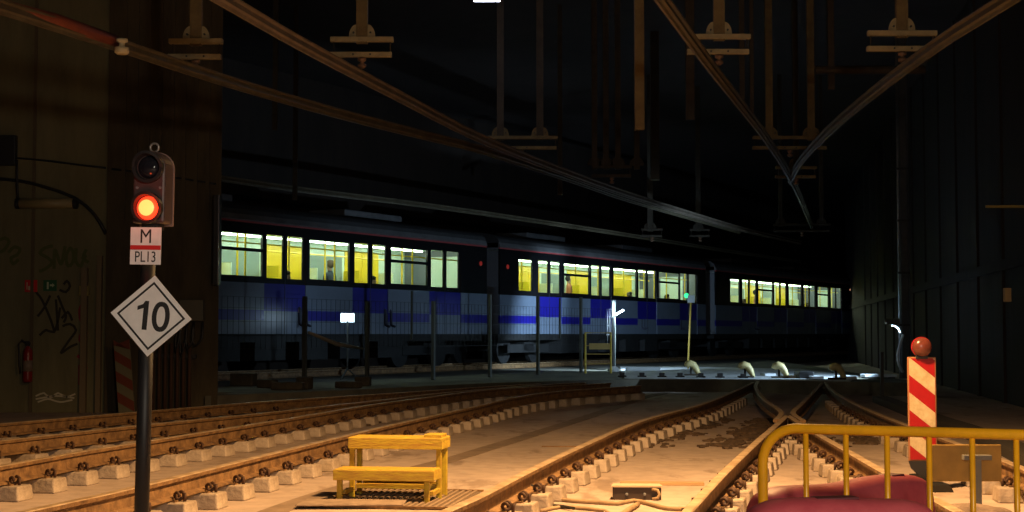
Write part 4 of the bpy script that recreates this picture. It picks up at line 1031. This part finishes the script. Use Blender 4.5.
# right platform, column and hooked lamp
a = W(865, 380, 34.6); b = W(897, 374.5, 34.6); bw = b.x-a.x
tb_ = thing('low_bench', 'low pale concrete bench lit white beside the right steel column', 'bench', (a.x, 34.6, SZ))
MB().box(0, bw, 0, .5, b.z-SZ-.06, b.z-SZ).build('top', mat('pale_cabinet', (.5, .53, .56), .7), tb_, bevel=.01)
for x in (.03, bw-.11):
    for y in (.03, .39): MB().box(x, x+.08, y, y+.08, 0, max(.02, b.z-SZ-.06)).build('leg', BLKM, tb_)
q = W(906, 385, 34.5); cl = thing('steel_column', 'tall steel column with a pipe on the right, under the hooked lamp', 'column', (q.x, 34.5, SZ))
MB().box(-.10, .10, -.01, .01, 0, HT-SZ).box(-.1, -.08, -.1, .1, 0, HT-SZ).box(.08, .1, -.1, .1, 0, HT-SZ).build('column', mat('column_steel', (.10, .11, .12), .6, .3, .4, 4), cl)
MB().tube([(-.14, -.06, 0), (-.14, -.06, HT-SZ)], .03, 8).build('pipe', GREYST, cl, smooth=True)
for z in (1.2, 2.4, 3.6, 4.8): MB().box(-.18, .1, -.1, -.02, z, z+.05).build('pipe_clip', BLKM, cl)
q2 = W(895, 330, 34.3)
hl = thing('hooked_lamp', 'small curved white lamp glowing beside the right steel column', 'lamp', (q2.x, 34.2, q2.z))
M = MB().tube([(-.1, 0, .10), (-.02, 0, .085), (.05, 0, .03), (.09, 0, -.06)], .017, 8).build('lamp_tube', mat('hook_tube', (1, 1, 1), .4, emit=(.6, .85, 1), es=5), hl, smooth=True)
MB().tube([(-.13, .03, .12), (-.02, .03, .11), (.07, .03, .04), (.12, .03, -.06), (.12, .25, -.06)], .02, 8).build('arm', GREYST, hl, smooth=True)
MB().box(-.24, .1, .06, .1, .14, .26).build('hood_box', STEELD, hl)
hkl = light('hook_light', 'SPOT', (q2.x-.12, 34.0, q2.z-.05), 900, BLUE, .06, spot=104, blend=.5); aim(hkl, (4.6, 37.2, .4))
o = MB().tube(catmull([W(903, 335, 34.2), W(900, 345, 34.1), W(897.5, 355, 34.1), W(899, 365, 34.1), W(903, 372, 34.2)], .1), .03, 8).build('white_hose_hanging', mat('white_hose', (.55, .6, .62), .5), smooth=True); tag(o, 'pale hose hanging below the small hooked lamp', 'hose')
a = W(882, 380, 28.5)
o = MB().box(-.03, .03, -.03, .03, 0, W(882, 352, 28.5).z).build('short_post', BLK, loc=(a.x, 28.5, 0)); tag(o, 'short black post in front of the low pale bench', 'post')
# right wall fittings
q = W(1003, 206.5, 21.5)
o = MB().tube([(-.25, 0, 0), (.75, 0, 0)], .02, 8).build('tube_lamp_mount', mat('brassy_tube', (.6, .45, .15), .3, .6), loc=(q.x, 21.5, q.z), rot=(0, 0, .0)); tag(o, 'thin brassy tube fixed high on the right wall', 'tube')
q = W(1007, 295, 21.5)
o = MB().box(-.05, .05, -.05, .03, -.1, .1).build('switch_mount', mat('dim_tan_box', (.35, .25, .12), .6), loc=(q.x, 21.5, q.z), bevel=.01); tag(o, 'small tan switch box on the right wall', 'switch box')
# debris on slab by pillar
rnd = random.Random(4)
for i, (px, py, w_, h_) in enumerate(((238, 387, .5, .25), (262, 389, .35, .16), (283, 391, .6, .14), (300, 390, .25, .22), (345, 389, .5, .12), (360, 387, .3, .18))):
    q = G(px, py, SZ)
    o = MB().cbox((0, 0, h_/2), (w_, .22, h_)).build('rubble_box', mat('dark_debris', (.09, .075, .05), .9, 0, .5, 6), loc=(q.x, q.y+.6, SZ), rot=(0, 0, rnd.uniform(-.6, .6)), bevel=.02)
    tag(o, ['dark crate lying right against the pillar foot on the slab', 'low dark box lying second from the pillar on the slab', 'long flat dark box on the slab left of the first fence post', 'upright dark box on the slab at the first fence post', 'long flat dark box on the slab left of the second fence post', 'dark box on the slab right at the second fence post'][i], 'box', 'debris on the slab')
# ceiling lamp at top edge
q = W(487, -1, 24)
cl_ = thing('ceiling_lamp', 'bright bluish ceiling lamp at the top edge of the picture', 'ceiling lamp', (q.x, 24, q.z))
MB().cbox((0, 0, 0), (.42, .16, .05)).build('diffuser', mat('ceil_lamp', (1, 1, 1), .4, emit=(.75, .8, 1.0), es=22), cl_)
MB().cbox((0, 0, .05), (.5, .22, .05)).build('housing', GREYST, cl_)
MB().tube([(0, 0, .07), (0, 0, HT-q.z)], .012, 6).build('rod', STEELD, cl_)
light('ceiling_lamp_light', 'POINT', (q.x, 23.9, q.z-.15), 5, (.7, .8, 1.0), .1)

# ------------------------------------------------------------------ lights of the place (works floodlights out of frame)
l = light('sodium_floodlight', 'SPOT', (1.3, 10.6, 4.4), 2950, (1.0, .55, .21), .15, spot=145, blend=.6); aim(l, (1.0, 11.6, 0))
l = light('work_lamp', 'POINT', (1.9, -1.2, 3.0), 920, (1.0, .86, .68), .25)

w = bpy.data.worlds.new('world'); SC.world = w; w.use_nodes = True
w.node_tree.nodes['Background'].inputs[0].default_value = (.004, .003, .004, 1); w.node_tree.nodes['Background'].inputs[1].default_value = 0.3

cam = bpy.data.cameras.new('camera'); co = bpy.data.objects.new('camera', cam); COL.objects.link(co)
cam.sensor_width = 36; cam.lens = 36*F/1024; cam.clip_end = 300
co.location = (0, 0, CH); co.rotation_euler = (PI/2+AL, 0, 0); SC.camera = co
SC.view_settings.view_transform = 'Standard'; SC.view_settings.look = 'None'; SC.view_settings.gamma = 1; SC.view_settings.exposure = 0
SC.view_settings.use_curve_mapping = False
SC.cycles.max_bounces = 6; SC.cycles.use_denoising = True
